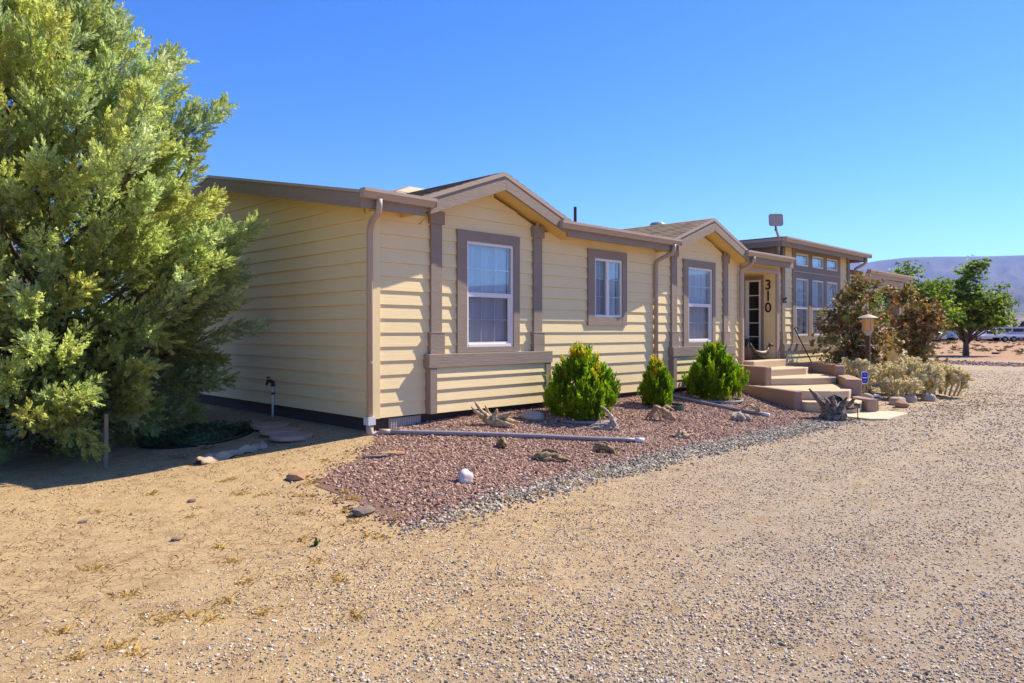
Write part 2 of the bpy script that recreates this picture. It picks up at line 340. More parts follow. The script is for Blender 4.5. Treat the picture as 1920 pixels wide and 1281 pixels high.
def vnoise(X, Y, s, seed):
    rr = np.random.default_rng(seed); v = 0
    for i in range(5):
        a = rr.uniform(0, 6.28, 3); f = s*(1.6**i); v = v + np.sin(f*(X*np.cos(a[0])+Y*np.sin(a[0]))+a[1]+1.5*np.sin(f*.7*(Y*np.cos(a[0])-X*np.sin(a[0]))+a[2]))/(1.3**i)
    return v/3
def scatter(name, pts, rots, scl, mat, seed=0, sub=1, label=None):
    me = bpy.data.meshes.new(name); me.vertices.add(len(pts)); me.vertices.foreach_set('co', np.asarray(pts, np.float32).ravel())
    for nm, d in (('rot', rots), ('scl', scl)):
        a = me.attributes.new(nm, 'FLOAT_VECTOR', 'POINT'); a.data.foreach_set('vector', np.asarray(d, np.float32).ravel())
    me.materials.append(mat)
    o = bpy.data.objects.new(name, me); COL.objects.link(o); tag(o, label, None, None, 'stuff')
    g = bpy.data.node_groups.new(name, 'GeometryNodeTree'); g.is_modifier = True
    g.interface.new_socket('Geometry', in_out='INPUT', socket_type='NodeSocketGeometry'); g.interface.new_socket('Geometry', in_out='OUTPUT', socket_type='NodeSocketGeometry')
    n = g.nodes; L = g.links; gi = n.new('NodeGroupInput'); go = n.new('NodeGroupOutput')
    jn = n.new('GeometryNodeJoinGeometry')
    for k in range(5):
        ic = n.new('GeometryNodeMeshIcoSphere'); ic.inputs['Radius'].default_value = .5; ic.inputs['Subdivisions'].default_value = sub
        rv = n.new('FunctionNodeRandomValue'); rv.data_type = 'FLOAT_VECTOR'; rv.inputs[0].default_value = (-.16,)*3; rv.inputs[1].default_value = (.16,)*3; rv.inputs['Seed'].default_value = seed*10+k
        sp = n.new('GeometryNodeSetPosition'); L.new(ic.outputs[0], sp.inputs['Geometry']); L.new(rv.outputs[0], sp.inputs['Offset'])
        sm = n.new('GeometryNodeSetMaterial'); sm.inputs['Material'].default_value = mat; L.new(sp.outputs[0], sm.inputs[0])
        ss = n.new('GeometryNodeSetShadeSmooth'); ss.inputs['Shade Smooth'].default_value = False; L.new(sm.outputs[0], ss.inputs[0])
        gt = n.new('GeometryNodeGeometryToInstance'); L.new(ss.outputs[0], gt.inputs[0]); L.new(gt.outputs[0], jn.inputs[0])
    ip = n.new('GeometryNodeInstanceOnPoints'); ip.inputs['Pick Instance'].default_value = True
    def na(nm):
        a = n.new('GeometryNodeInputNamedAttribute'); a.data_type = 'FLOAT_VECTOR'; a.inputs[0].default_value = nm; return a.outputs[0]
    er = n.new('FunctionNodeEulerToRotation'); L.new(na('rot'), er.inputs[0]); L.new(er.outputs[0], ip.inputs['Rotation']); L.new(na('scl'), ip.inputs['Scale'])
    L.new(gi.outputs[0], ip.inputs['Points']); L.new(jn.outputs[0], ip.inputs['Instance']); L.new(ip.outputs[0], go.inputs[0])
    md = o.modifiers.new('scatter', 'NODES'); md.node_group = g; return o
def stones(name, X, Y, smin, smax, mat, lift=.3, seed=0, label=None, flat=.6):
    n = len(X); s = RNG.uniform(smin, smax, n) * RNG.choice([.7, 1, 1, 1.25], n)
    scl = np.stack([s*RNG.uniform(.9, 1.5, n), s*RNG.uniform(.6, 1, n), s*RNG.uniform(flat*.7, flat*1.2, n)], -1)
    rot = np.stack([RNG.normal(0, .45, n), RNG.normal(0, .45, n), RNG.uniform(0, 6.28, n)], -1)
    z = ground(X, Y) + scl[:, 2]*lift
    return scatter(name, np.stack([X, Y, z], -1), rot, scl, mat, seed, 1, label)
def rnd(n, x0, x1, y0, y1): return RNG.uniform(x0, x1, n), RNG.uniform(y0, y1, n)
X, Y = rnd(66000, -1.9, 9.4, -3.3, 0); jx = .13*np.sin(9*X)+RNG.normal(0, .06, len(X)); k = inpoly(BED, X+jx, Y+RNG.normal(0, .06, len(X)))
k &= (Y < -.01); X, Y = X[k], Y[k]
stones('red_gravel', X, Y, .018, .036, M['red_gravel'], .35, 1, 'crushed red and pink gravel covering the planting bed along the house')
X, Y = rnd(900, -2.3, 0, -3.6, -.3); k = ~inpoly(BED, X, Y) & inpoly([(-2.1,-1.4),(-1,-.6),(0,-.2),(.3,-.2),(.3,-3.4),(-2.2,-3.5)], X, Y)
stones('spilled_gravel', X[k], Y[k], .014, .028, M['red_gravel'], .3, 11, 'stray red chips spilled onto the dirt around the bed tip')
X, Y = rnd(26000, -2, 8.3, -3.6, -2.5); k = inpoly(BAND, X+RNG.normal(0, .1, len(X)), Y+RNG.normal(0, .09, len(X))+.07*vnoise(X, Y, 3, 2)); k &= RNG.uniform(0, 1, len(X)) < np.clip((Y+3.42+.12*vnoise(X, Y, 2.5, 12))/.42, .08, 1); X, Y = X[k], Y[k]
stones('grey_gravel', X, Y, .018, .036, M['grey_gravel'], .35, 2, 'grey and white gravel strip between red bed and driveway')
# driveway gravel, thicker near the viewer, thinning out into the dirt on the left
def polar(n, r0, r1, a0=-12, a1=96):
    r = r0*(r1/r0)**RNG.uniform(0, 1, n); a = np.radians(RNG.uniform(a0, a1, n)); return CAM[0]+r*np.cos(a), CAM[1]+r*np.sin(a)
px_, py_ = [], []
for n, r0, r1 in ((430000, 2.2, 34),):
    X, Y = polar(n, r0, r1); w = np.clip(.45+(X+2.2)*.10+(-4.2-Y)*.15+.28*vnoise(X, Y, 1.6, 3)+.22*vnoise(X*.18, Y*1.1, 2.2, 21), .07, 1)
    trk = sum(np.exp(-((Y+c0+.5*np.sin(.22*X+1))/.2)**2) for c0 in (4.6, 6.2)); w = w*(1-.6*trk)
    k = (RNG.uniform(0, 1, n) < w) & ~inpoly(BED, X, Y) & ((Y < -1.2) | (X < -.3) | (X > 22)) & ~((X > 8) & (X < 15.5) & (Y > -3.4))
    k &= (Y < -3.05) | (X > 14) | ((X < -1.6) & (RNG.uniform(0, 1, n) < .25))
    px_.append(X[k]); py_.append(Y[k])
X = np.concatenate(px_); Y = np.concatenate(py_); dist = np.hypot(X-CAM[0], Y-CAM[1])
n = len(X); s = RNG.uniform(.006, .0125, n)*RNG.choice([.8, 1, 1, 1, 1.4, 1.8], n)*np.clip(dist/8, 1, 2.0)
scl = np.stack([s*RNG.uniform(.9, 1.5, n), s*RNG.uniform(.6, 1, n), s*RNG.uniform(.4, .8, n)], -1)
rot = np.stack([RNG.normal(0, .4, n), RNG.normal(0, .4, n), RNG.uniform(0, 6.28, n)], -1)
scatter('driveway_gravel', np.stack([X, Y, ground(X, Y)+scl[:, 2]*.2], -1), rot, scl, M['drive_gravel'], 5, 1, 'tan and grey loose gravel of the driveway in the foreground')
X, Y = rnd(16000, -9, 0, -6, 4); k = (vnoise(X, Y, 1.5, 8) > -.05) & ~inpoly(BED, X, Y) & ~inpoly(BAND, X, Y) & (X < .0)
stones('dirt_clods', X[k], Y[k], .006, .02, M['clods'], .2, 6, 'dry clods and chips littering the bare dirt beside the house')
X, Y = rnd(30000, 26, 44, -14, 16); k = np.abs(((X-34.5)*.96 - Y*.26)+.4*vnoise(X, Y, .5, 4)) < 2.0
stones('far_red_gravel', X[k], Y[k], .05, .12, M['red_band'], .3, 7, 'band of reddish gravel along the far side of the driveway')
X, Y = rnd(2500, 9, 16, -4.5, 0)
stones('bed_pebbles', X, Y, .015, .04, M['clods'], .3, 9, 'loose pebbles around the cactus bed by the steps')

# ------------------------------------------------------------------ mountains
def mountain(name, az0, az1, D, prof, depth, seed, mat):
    az = np.radians(np.linspace(az0, az1, 420)); rr = np.linspace(0, 1, 60)
    A, Q = np.meshgrid(az, rr, indexing='ij'); H = np.interp(np.degrees(A), prof[0], prof[1])
    wig = vnoise(A*60, Q*0, 1, seed)
    nz = vnoise(A*40, Q*7, 1, seed) + .5*vnoise(A*130, Q*20, 1, seed+1) + .25*vnoise(A*420, Q*50, 1, seed+2)
    rise = np.where(Q < .72, (Q/.72)**1.5, 1.0)
    hz = D*np.tan(np.radians(H))
    gully = 1 - .5*np.abs(nz)*np.sin(np.pi*np.clip(Q/.72, 0, 1))
    Z = hz*rise*gully + (Q > .72)*hz*.0; Z = np.where(Q > .72, hz*(1-.35*(Q-.72)), Z)
    Rr = D - depth*(1-Q/.72)
    V = np.stack([CAM[0]+Rr*np.cos(A), CAM[1]+Rr*np.sin(A), Z-5], -1).reshape(-1, 3)
    idx = np.arange(A.size).reshape(A.shape); F = np.stack([idx[:-1, :-1], idx[1:, :-1], idx[1:, 1:], idx[:-1, 1:]], -1).reshape(-1, 4)
    np_mesh(name, V, F, mat, kind='structure', smooth=True)
m, t, p = nmat('mountain_slope'); g = geo(t)
c = mix(t, (.035, .035, .04), (.13, .10, .08), ramp(t, noise(t, g, .0022, 8, .65), [(.35, 0), (.65, 1)])); t.links.new(c, p.inputs['Base Color']); p.inputs['Roughness'].default_value = 1
M['mountain'] = m
m, t, p = nmat('foothill_scrub'); g = geo(t)
c = mix(t, (.24, .16, .11), (.12, .10, .07), ramp(t, noise(t, g, .02, 8, .7), [(.4, 0), (.62, 1)])); t.links.new(c, p.inputs['Base Color']); p.inputs['Roughness'].default_value = 1
M['foothill'] = m
mountain('mountain', -75, 60, 9000, ([-75, -60, -40, -25, -10, 0, 5, 9.4, 11.5, 14.1, 16, 18, 18.7, 19.1, 20, 23, 30, 45, 60], [1.5, 3, 4, 4.6, 4.8, 4.9, 4.9, 4.95, 5.0, 5.12, 5.16, 5.0, 4.85, 4.95, 4.9, 4.7, 4.0, 2.0, 1.0]), 5200, 5, M['mountain'])
mountain('foothills', -80, 50, 2600, ([-80, -40, -10, 5, 9, 11, 14, 20, 35, 50], [1.2, 1.6, 1.3, 1.2, 1.05, .95, 1.0, .9, .8, .6]), 900, 9, M['foothill'])
mountain('mid_ridge', -60, 13.5, 5200, ([-60, -40, -20, 0, 6, 9, 11, 12.5, 13.5], [2.2, 3.4, 3.6, 3.9, 3.6, 3.2, 2.4, 1.4, .8]), 2000, 15, M['mountain'])
# air between the viewer and the mountains
hz = MB().box(-14000, 14000, -14000, 14000, -30, 900)
hm = bpy.data.materials.new('air'); hm.use_nodes = True; ht = hm.node_tree; ht.nodes.remove(ht.nodes['Principled BSDF'])
pv = ht.nodes.new('ShaderNodeVolumePrincipled'); pv.inputs['Density'].default_value = 6.5e-5; pv.inputs['Color'].default_value = (.25, .45, 1.0, 1)
pv.inputs['Anisotropy'].default_value = .2
ht.links.new(pv.outputs[0], ht.nodes['Material Output'].inputs['Volume'])
USE_HAZE = True
if USE_HAZE:
    ho = hz.build('haze', hm, kind='stuff'); ho['label'] = 'thin blue air between the house and the distant mountains'

# ------------------------------------------------------------------ the house
house = empty('house', (0, 0, 0), 'long cream lap-sided single storey house with taupe trim and three bays', 'house')
C0, CH = .138, .184
SL = .365
def gtop(x):
    z = 2.86
    for cx in (2.07, 8.12):
        z = max(z, 3.30 - SL*abs(x-cx))
    if 11.95 < x < 16.55: z = 3.36
    return z
# openings in the front wall: x0, x1, z0, z1
OPEN = [(1.60, 2.56, 1.03, 2.565), (4.56, 5.36, 1.505, 2.53), (7.62, 8.58, 1.03, 2.565), (10.0, 11.69, .138, 2.64), (12.76, 15.59, 1.12, 2.63), (12.76, 15.59, 2.9, 3.28)]
def wall_slab(xs0, xs1, y0, y1, z0, z1, holes):
    b = MB(); xs = sorted({xs0, xs1} | {h for o in holes for h in o[:2] if xs0 < h < xs1}); zs = sorted({z0, z1} | {h for o in holes for h in o[2:] if z0 < h < z1})
    for i in range(len(xs)-1):
        for j in range(len(zs)-1):
            cx, cz = (xs[i]+xs[i+1])/2, (zs[j]+zs[j+1])/2
            if not any(o[0] < cx < o[1] and o[2] < cz < o[3] for o in holes): b.box(xs[i], xs[i+1], y0, y1, zs[j], zs[j+1])
    return b
fwb = wall_slab(0, 16.5, .001, .1, .138, 2.86, OPEN)
for cx in (2.07, 8.12): fwb.extr([(cx-1.2, 2.86), (cx+1.2, 2.86), (cx, 3.30)], .001, .1, 'y')
up = wall_slab(11.95, 16.5, .001, .1, 2.861, 3.36, OPEN)
fwb.v, fwb.f = fwb.v, fwb.f; n0 = len(fwb.v); fwb.v += up.v; fwb.f += [tuple(i+n0 for i in f) for f in up.f]
front = fwb.build('front_wall', M['cream'], house)
def hboard(xa0, xb0, xa1, xb1, z0, z1, yb=-.030, yt=-.008, back=0.0):
    return MB().hexa([(xa0, yb, z0), (xb0, yb, z0), (xb0, back, z0), (xa0, back, z0), (xa1, yt, z1), (xb1, yt, z1), (xb1, back, z1), (xa1, back, z1)])
segs_base = [(.105, 9.95), (11.75, 12.0), (12.0, 16.45)]
def course(k):
    z0 = C0 + CH*k; z1 = z0 + CH; out = []
    if z1 < 2.87: rng = [(.105, 16.45)]
    else: rng = [(2.07-1.3, 2.07+1.3), (8.12-1.3, 8.12+1.3), (11.98, 16.45)]
    for a, b in rng:
        iv = [(a, b)]
        for o in OPEN:
            if o[3] > z0+.002 and o[2] < z1-.002:
                nv = []
                for p, q in iv:
                    if o[1]+.04 <= p or o[0]-.04 >= q: nv.append((p, q)); continue
                    if o[0]-.04 > p: nv.append((p, o[0]-.04))
                    if o[1]+.04 < q: nv.append((o[1]+.04, q))
                iv = nv
        for p, q in iv:
            # split the very long boards where posts hide the joint
            cuts = [c for c in (1.03, 3.1, 7.08, 9.15, 12.04) if p+.1 < c < q-.1]
            xj = 3.3+((k*2.37) % 3.0)
            if k % 2 and p+.4 < xj < q-.4 and 3.3 < xj < 6.3: cuts = sorted(cuts+[xj])
            for u, v in zip([p]+cuts, cuts+[q]): out.append((u, v, z0, z1))
    return out
for k in range(18):
    for u, v, z0, z1 in course(k):
        if z0 >= 3.36: continue
        ua0, ub0, ua1, ub1 = u, v, u, v
        if z1 > 2.865 and u < 11:
            cx = 2.07 if u < 5 else 8.12; h0 = (3.30-z0)/SL; h1 = max(.01, (3.30-z1)/SL)
            if h0 <= .02: continue
            ua0 = max(u, cx-h0); ub0 = min(v, cx+h0); ua1 = max(u, cx-h1); ub1 = min(v, cx+h1)
            if ub0-ua0 < .05: continue
            if ub1 < ua1: ub1 = ua1 = (ua0+ub0)/2
        elif z1 > 3.355: z1 = 3.355
        j = random.uniform(-.0015, .0015)
        hboard(ua0, ub0, ua1, ub1, z0+.001, z1, -.027+j).build('siding_board', M['siding_x'], front)
MB().box(-.038, .104, -.044, -.002, .134, 2.80).build('corner_board', M['cream'], front)
# end wall
def etop(y): return 2.86 + .19*(y if y < 4.1 else 8.2-y)
ewb = MB().extr([(0, .138), (8.2, .138), (8.2, 2.86), (4.1, 3.64), (0, 2.86)], .001, .1, 'x'); end = ewb.build('end_wall', M['cream'], house)
for k in range(19):
    z0 = C0+CH*k; z1 = z0+CH; a0, b0, a1, b1 = .05, 8.2, .05, 8.2
    if z1 > 2.86:
        a0 = max(.05, (z0-2.86)/.19); b0 = 8.2-max(0, (z0-2.86)/.19); a1 = (z1-2.86)/.19; b1 = 8.2-a1
        if a0 > 4: continue
        if a1 > 4.1: a1 = b1 = 4.1
    cuts = [] if k % 3 else [3.62 if k == 0 else 4.6+.3*(k % 4)]
    pts = [a0]+cuts+[b0]
    for i in range(len(pts)-1):
        y0_, y1_ = pts[i], pts[i+1]; t0 = a1 if i == 0 else y0_; t1 = b1 if i == len(pts)-2 else y1_
        if t1 < t0: continue
        MB().hexa([(-.034, y0_+.001, z0+.001), (-.034, y1_-.001, z0+.001), (0, y1_-.001, z0+.001), (0, y0_+.001, z0+.001), (-.009, t0+.001, z1), (-.009, t1-.001, z1), (0, t1-.001, z1), (0, t0+.001, z1)]).build('siding_board', M['siding_y'], end)
MB().box(-.042, -.002, -.0015, .07, .134, 2.84).build('corner_board', M['cream'], end)
# other walls, skirting
MB().box(0.1, 21, 8.1, 8.2, .138, 2.86).build('back_wall', M['cream'], house)
MB().box(20.9, 21, 2.2, 8.1, .138, 3.5).build('far_end_wall', M['cream'], house)
MB().box(16.5, 16.6, .1, 2.2, -.1, 3.0).box(16.6, 20.9, 2.1, 2.2, -.1, 3.1).build('porch_wall', M['taupe'], house)  # porch walls are cream; the porch shade is put into the colour as taupe
sk = MB().box(.03, 10, .03, .06, -.4, .137).box(11.7, 16.6, .03, .06, -.4, .137).box(.03, .06, .06, 8.1, -.4, .137).box(20.9, 20.95, 0, 8.1, -.4, .137).box(.1, 20.9, 8.05, 8.1, -.4, .137)
sk.build('skirting', M['skirt'], house)
MB().box(-.028, .03, .02, 8.2, .118, .136).box(.03, 9.98, -.02, .03, .120, .137).build('starter_strip', M['skirt'], house)
vm = MB().box(.28, .80, .005, .028, -.05, .115)
vo_ = vm.build('crawl_vent', M['vent'], house)
lv = MB()
for i in range(13): lv.box(.30+i*.0385, .318+i*.0385, -.006, .005, -.04, .105)
for i in range(3): lv.box(.285, .795, -.003, .004, -.045+i*.07, -.035+i*.07)
lv.build('vent_slat', M['vent'], vo_, kind='stuff')
# floor and inner partitions keep the rooms dark
MB().box(.1, 16.5, .1, 8.05, .02, .05).box(.1, 16.4, 1.5, 1.55, .05, 2.86).build('interior', M['interior'], house)

# roof: two main slopes with shingle courses
def rz(y): return 2.93 + .19*((y+.30) if y < 4.1 else (8.5-y))
OVER = [(-.34, .66), (3.49, 6.71), (9.53, 11.95), (16.6, 21.1)]
rb = MB().extr([(.10, 2.937), (4.1, 3.70), (8.5, 2.86), (8.5, 2.96), (4.1, 3.80), (.10, 3.037)], -.34, 21.1, 'x')
for xa, xb in OVER: rb.extr([(-.30, 2.861), (.099, 2.937), (.099, 3.037), (-.30, 2.96)], xa, xb, 'x')
roof = rb.build('roof', M['soffit'], house)
sh = MB(); nrow = 30
for i in range(nrow):
    y0_ = -.33+i*4.43/nrow; y1_ = y0_+4.43/nrow+.02
    for xa, xb in ([(-.37, 21.13)] if y0_ > .09 else [(max(-.37, p-.03), q+.02) for p, q in OVER]):
        sh.hexa([(xa, y0_, 2.962+.19*(y0_+.33)+.012), (xb, y0_, 2.962+.19*(y0_+.33)+.012), (xb, y1_, 2.962+.19*(y1_+.33)), (xa, y1_, 2.962+.19*(y1_+.33)),
             (xa, y0_, 2.962+.19*(y0_+.33)+.022), (xb, y0_, 2.962+.19*(y0_+.33)+.022), (xb, y1_, 2.962+.19*(y1_+.33)+.006), (xa, y1_, 2.962+.19*(y1_+.33)+.006)])
sh.hexa([(-.37, 4.1, 3.81), (21.13, 4.1, 3.81), (21.13, 8.53, 2.965), (-.37, 8.53, 2.965), (-.37, 4.1, 3.82), (21.13, 4.1, 3.82), (21.13, 8.53, 2.98), (-.37, 8.53, 2.98)])
sh.build('shingle_course', M['shingle'], roof, kind='stuff')
# rake board and drip strip at the left end
MB().extr([(-.30, 2.765), (-.30, 2.945), (4.1, 3.785), (8.5, 2.945), (8.5, 2.765), (4.1, 3.60)], -.385, -.343, 'x').build('rake_board', M['taupe_h'], roof)
MB().extr([(-.33, 2.945), (-.33, 2.985), (4.1, 3.828), (8.5, 2.985), (8.5, 2.945), (4.1, 3.786)], -.40, -.375, 'x').build('drip_edge', M['tan'], roof)
def fascia(x0, x1, z1=2.93, z0=2.775): MB().box(x0, x1, -.335, -.303, z0, z1).build('fascia_board', M['taupe_h'], roof)
fascia(-.385, .62); fascia(3.50, 6.68); fascia(9.55, 11.95)
for xa, xb in OVER[:3]: MB().box(xa+.04, xb, -.30, -.037, 2.835, 2.858).build('soffit', M['soffit'], roof)
def gutter(x0, x1, z=3.0, yb=-.336):
    prof = [(yb, z), (yb, z-.115), (yb-.065, z-.115), (yb-.078, z-.085), (yb-.10, z-.05), (yb-.115, z-.04), (yb-.115, z), (yb-.105, z), (yb-.105, z-.03), (yb-.01, z-.09), (yb-.01, z)]
    b = MB(); b.extr(prof, x0, x1, 'x'); b.box(x0-.002, x0, yb-.11, yb-.002, z-.112, z-.003).box(x1, x1+.002, yb-.11, yb-.002, z-.112, z-.003)
    g = b.build('gutter', M['tan'], roof)
    s = MB(); nseg = max(1, int((x1-x0)/1.2))
    for i in range(nseg): xx = x0+(i+.5)*(x1-x0)/nseg; s.box(xx, xx+.012, yb-.1, yb-.003, z-.012, z-.004)
    s.build('gutter_hanger', M['tan'], g, kind='stuff'); return g
gutter(-.40, .72); gutter(3.25, 6.72, 3.0); gutter(9.42, 11.85, 3.02)
def downspout(x, pts, name='downspout', r=.04):
    o = MB().tube(pts, r, 10).build(name, M['tan'], house, smooth=True); return o
d1 = downspout(0, [(-.16, -.40, 2.89), (-.16, -.40, 2.80), (-.155, -.37, 2.73), (-.11, -.17, 2.64), (-.075, -.085, 2.60), (-.07, -.06, 2.52), (-.07, -.06, .17)])
for z in (2.3, .85): MB().tube([(-.07, -.06, z), (-.07, -.06, z+.03)], .044, 10).build('pipe_strap', M['tan'], d1)
MB().box(-.125, -.015, -.115, -.005, .07, .17).build('pipe_coupling', M['white_pvc'], d1)
MB().tube([(-.07, -.06, .08), (-.07, -.06, -.02), (-.05, -.085, -.065), (.0, -.13, -.075), (.04, -.165, -.078)], [.045, .05, .052, .05, .045], 12).build('pipe_elbow', M['tan'], d1, smooth=True)
downspout(0, [(6.52, -.40, 2.90), (6.52, -.39, 2.80), (6.51, -.36, 2.73), (6.45, -.16, 2.64), (6.43, -.09, 2.60), (6.42, -.066, 2.52), (6.42, -.066, .1)])
downspout(0, [(9.75, -.40, 2.90), (9.75, -.39, 2.80), (9.74, -.36, 2.75), (9.75, -.16, 2.66), (9.75, -.10, 2.62), (9.76, -.09, 2.52), (9.78, -.09, .1)])
downspout(0, [(16.72, -.42, 3.38), (16.72, -.40, 3.25), (16.70, -.34, 3.18), (16.6, -.15, 3.06), (16.58, -.12, 2.9)])

# gables over the two bays
def gable(cx):
    h = 1.42; zb = 3.30
    g = MB(); y0, y1 = -.30, 2.9
    def zt(x): return 3.56 - SL*abs(x-cx)
    hw = 1.62
    slab = [(cx-hw, zt(cx-hw)-.20), (cx, 3.56-.20), (cx+hw, zt(cx+hw)-.20), (cx+hw, zt(cx+hw)), (cx, 3.56), (cx-hw, zt(cx-hw))]
    go = MB().extr(slab, y0, y1, 'y').build('gable', M['soffit'], roof)
    # shingle courses running with the slope
    for sgn in (-1, 1):
        s = MB(); nr = 12
        for i in range(nr):
            a = hw*(1-i/nr)+.02; b = hw*(1-(i+1)/nr)-.015
            xa, xb = cx+sgn*a, cx+sgn*max(b, 0); za, zb_ = 3.575-SL*a, 3.575-SL*max(b, 0)
            s.hexa([(xa, y0-.05, za), (xa, y1, za), (xb, y1, zb_), (xb, y0-.05, zb_), (xa, y0-.05, za+.016), (xa, y1, za+.016), (xb, y1, zb_+.004), (xb, y0-.05, zb_+.004)])
        s.build('shingle_course', M['shingle'], roof, kind='stuff')
    for sgn in (-1, 1):
        def rail(d0, d1, ya, yb, lo, hi, mat, nm):   # board following the slope, offsets below the shingle line
            xa, xb = cx+sgn*d0, cx+sgn*d1
            MB().hexa([(xa, ya, 3.57-SL*d0-lo), (xb, ya, 3.57-SL*d1-lo), (xb, yb, 3.57-SL*d1-lo), (xa, yb, 3.57-SL*d0-lo), (xa, ya, 3.57-SL*d0-hi), (xb, ya, 3.57-SL*d1-hi), (xb, yb, 3.57-SL*d1-hi), (xa, yb, 3.57-SL*d0-hi)]).build(nm, mat, roof)
        rail(0.0, hw+.0, -.352, -.302, .052, -.008, M['tan'], 'drip_edge')
        rail(0.001, hw-.02, -.332, -.303, .215, .053, M['taupe_h'], 'fascia_board')
        rail(0.002, 1.40 if sgn < 0 else 1.30, -.375, -.334, .255, .105, M['taupe_h'], 'barge_board')
gable(2.07); gable(8.12)
# raised flat dormer over the third bay
rr_ = MB().box(11.32, 16.95, -.33, 2.9, 3.36, 3.47).build('raised_roof', M['soffit'], roof)
MB().box(11.28, 16.99, -.37, 2.92, 3.471, 3.495).build('roof_cap', M['shingle'], roof)
MB().box(11.28, 16.99, -.362, -.332, 3.27, 3.40).box(11.28, 11.31, -.33, 2.9, 3.27, 3.40).box(16.96, 16.99, -.33, 2.9, 3.27, 3.40).build('fascia_board', M['taupe_h'], roof)
MB().box(11.262, 11.279, -.36, 2.9, 3.40, 3.465).build('drip_edge', M['tan'], roof)
gutter(11.27, 17.0, 3.49, -.363)
MB().box(11.98, 12.02, .10, 2.6, 2.9, 3.355).build('dormer_side', M['vinyl'], house)
# far porch
MB().box(16.6, 21.0, -.335, -.303, 2.86, 2.99).build('fascia_board', M['tan'], roof)
gutter(17.0, 21.15, 3.06); 
MB().box(16.6, 20.9, -.18, -.02, 2.62, 2.86).build('porch_beam', M['tan'], house)
for cx in (17.0, 20.35):
    pb = MB().hexa([(cx-.14, -.24, 1.3), (cx+.14, -.24, 1.3), (cx+.14, .04, 1.3), (cx-.14, .04, 1.3), (cx-.2, -.3, 2.62), (cx+.2, -.3, 2.62), (cx+.2, .1, 2.62), (cx-.2, .1, 2.62)])
    po = pb.build('porch_post', M['taupe'], house); MB().box(cx-.3, cx+.3, -.4, .2, -.2, 1.22).box(cx-.33, cx+.33, -.43, .23, 1.22, 1.3).build('post_base', M['cream'], po)
    MB().box(cx+.16, cx+.2, -.305, .105, 1.3, 2.62).build('post_edge', M['cream'], po)

# bays: posts, sill beam, skirt box
def post(cx, w=.19):
    o = MB().box(cx-w/2, cx+w/2, -.06, -.001, 1.245, 2.80).build('bay_post', M['taupe'], house)
    MB().box(cx-w/2-.03, cx+w/2+.03, -.085, -.001, .946, 1.235).build('post_plinth', M['taupe'], o)
    MB().box(cx-w/2-.035, cx+w/2+.035, -.09, -.001, 1.235, 1.246).build('plinth_cap', M['tan'], o)
    MB().box(cx-w/2-.03, cx+w/2+.03, -.085, -.001, 2.74, 3.2 if cx > 11 else 2.92).build('post_cap', M['taupe'], o)
    return o
def bay(x0, x1):
    b = MB().box(x0-.03, x1+.03, -.145, -.001, .76, .945).build('sill_beam', M['taupe_h'], house, bevel=.004)
    MB().box(x0+.004, x1-.004, -.10, -.001, .138, .76).build('skirt_panel', M['cream'], b)
    for xa, xb in ((x0, x0+.115), (x1-.115, x1)): MB().box(xa, xb, -.136, -.001, .136, .758).build('skirt_stile', M['taupe'], b)
    for k in range(4):
        z0 = .14+k*.16; z1 = min(z0+.16, .757)
        hboard(x0+.117, x1-.117, x0+.117, x1-.117, z0, z1, -.128, -.106, -.10).build('siding_board', M['siding_x'], b)
bay(.86, 3.32); bay(6.93, 9.38); bay(11.92, 16.5)
post(1.03); post(3.10); post(7.08); post(9.15)
for cx in (12.04, 16.35):
    o = MB().box(cx-.08, cx+.08, -.06, -.001, 1.245, 3.35).build('bay_post', M['taupe'], house)
    MB().box(cx-.11, cx+.11, -.085, -.001, .946, 1.24).build('post_plinth', M['taupe'], o)

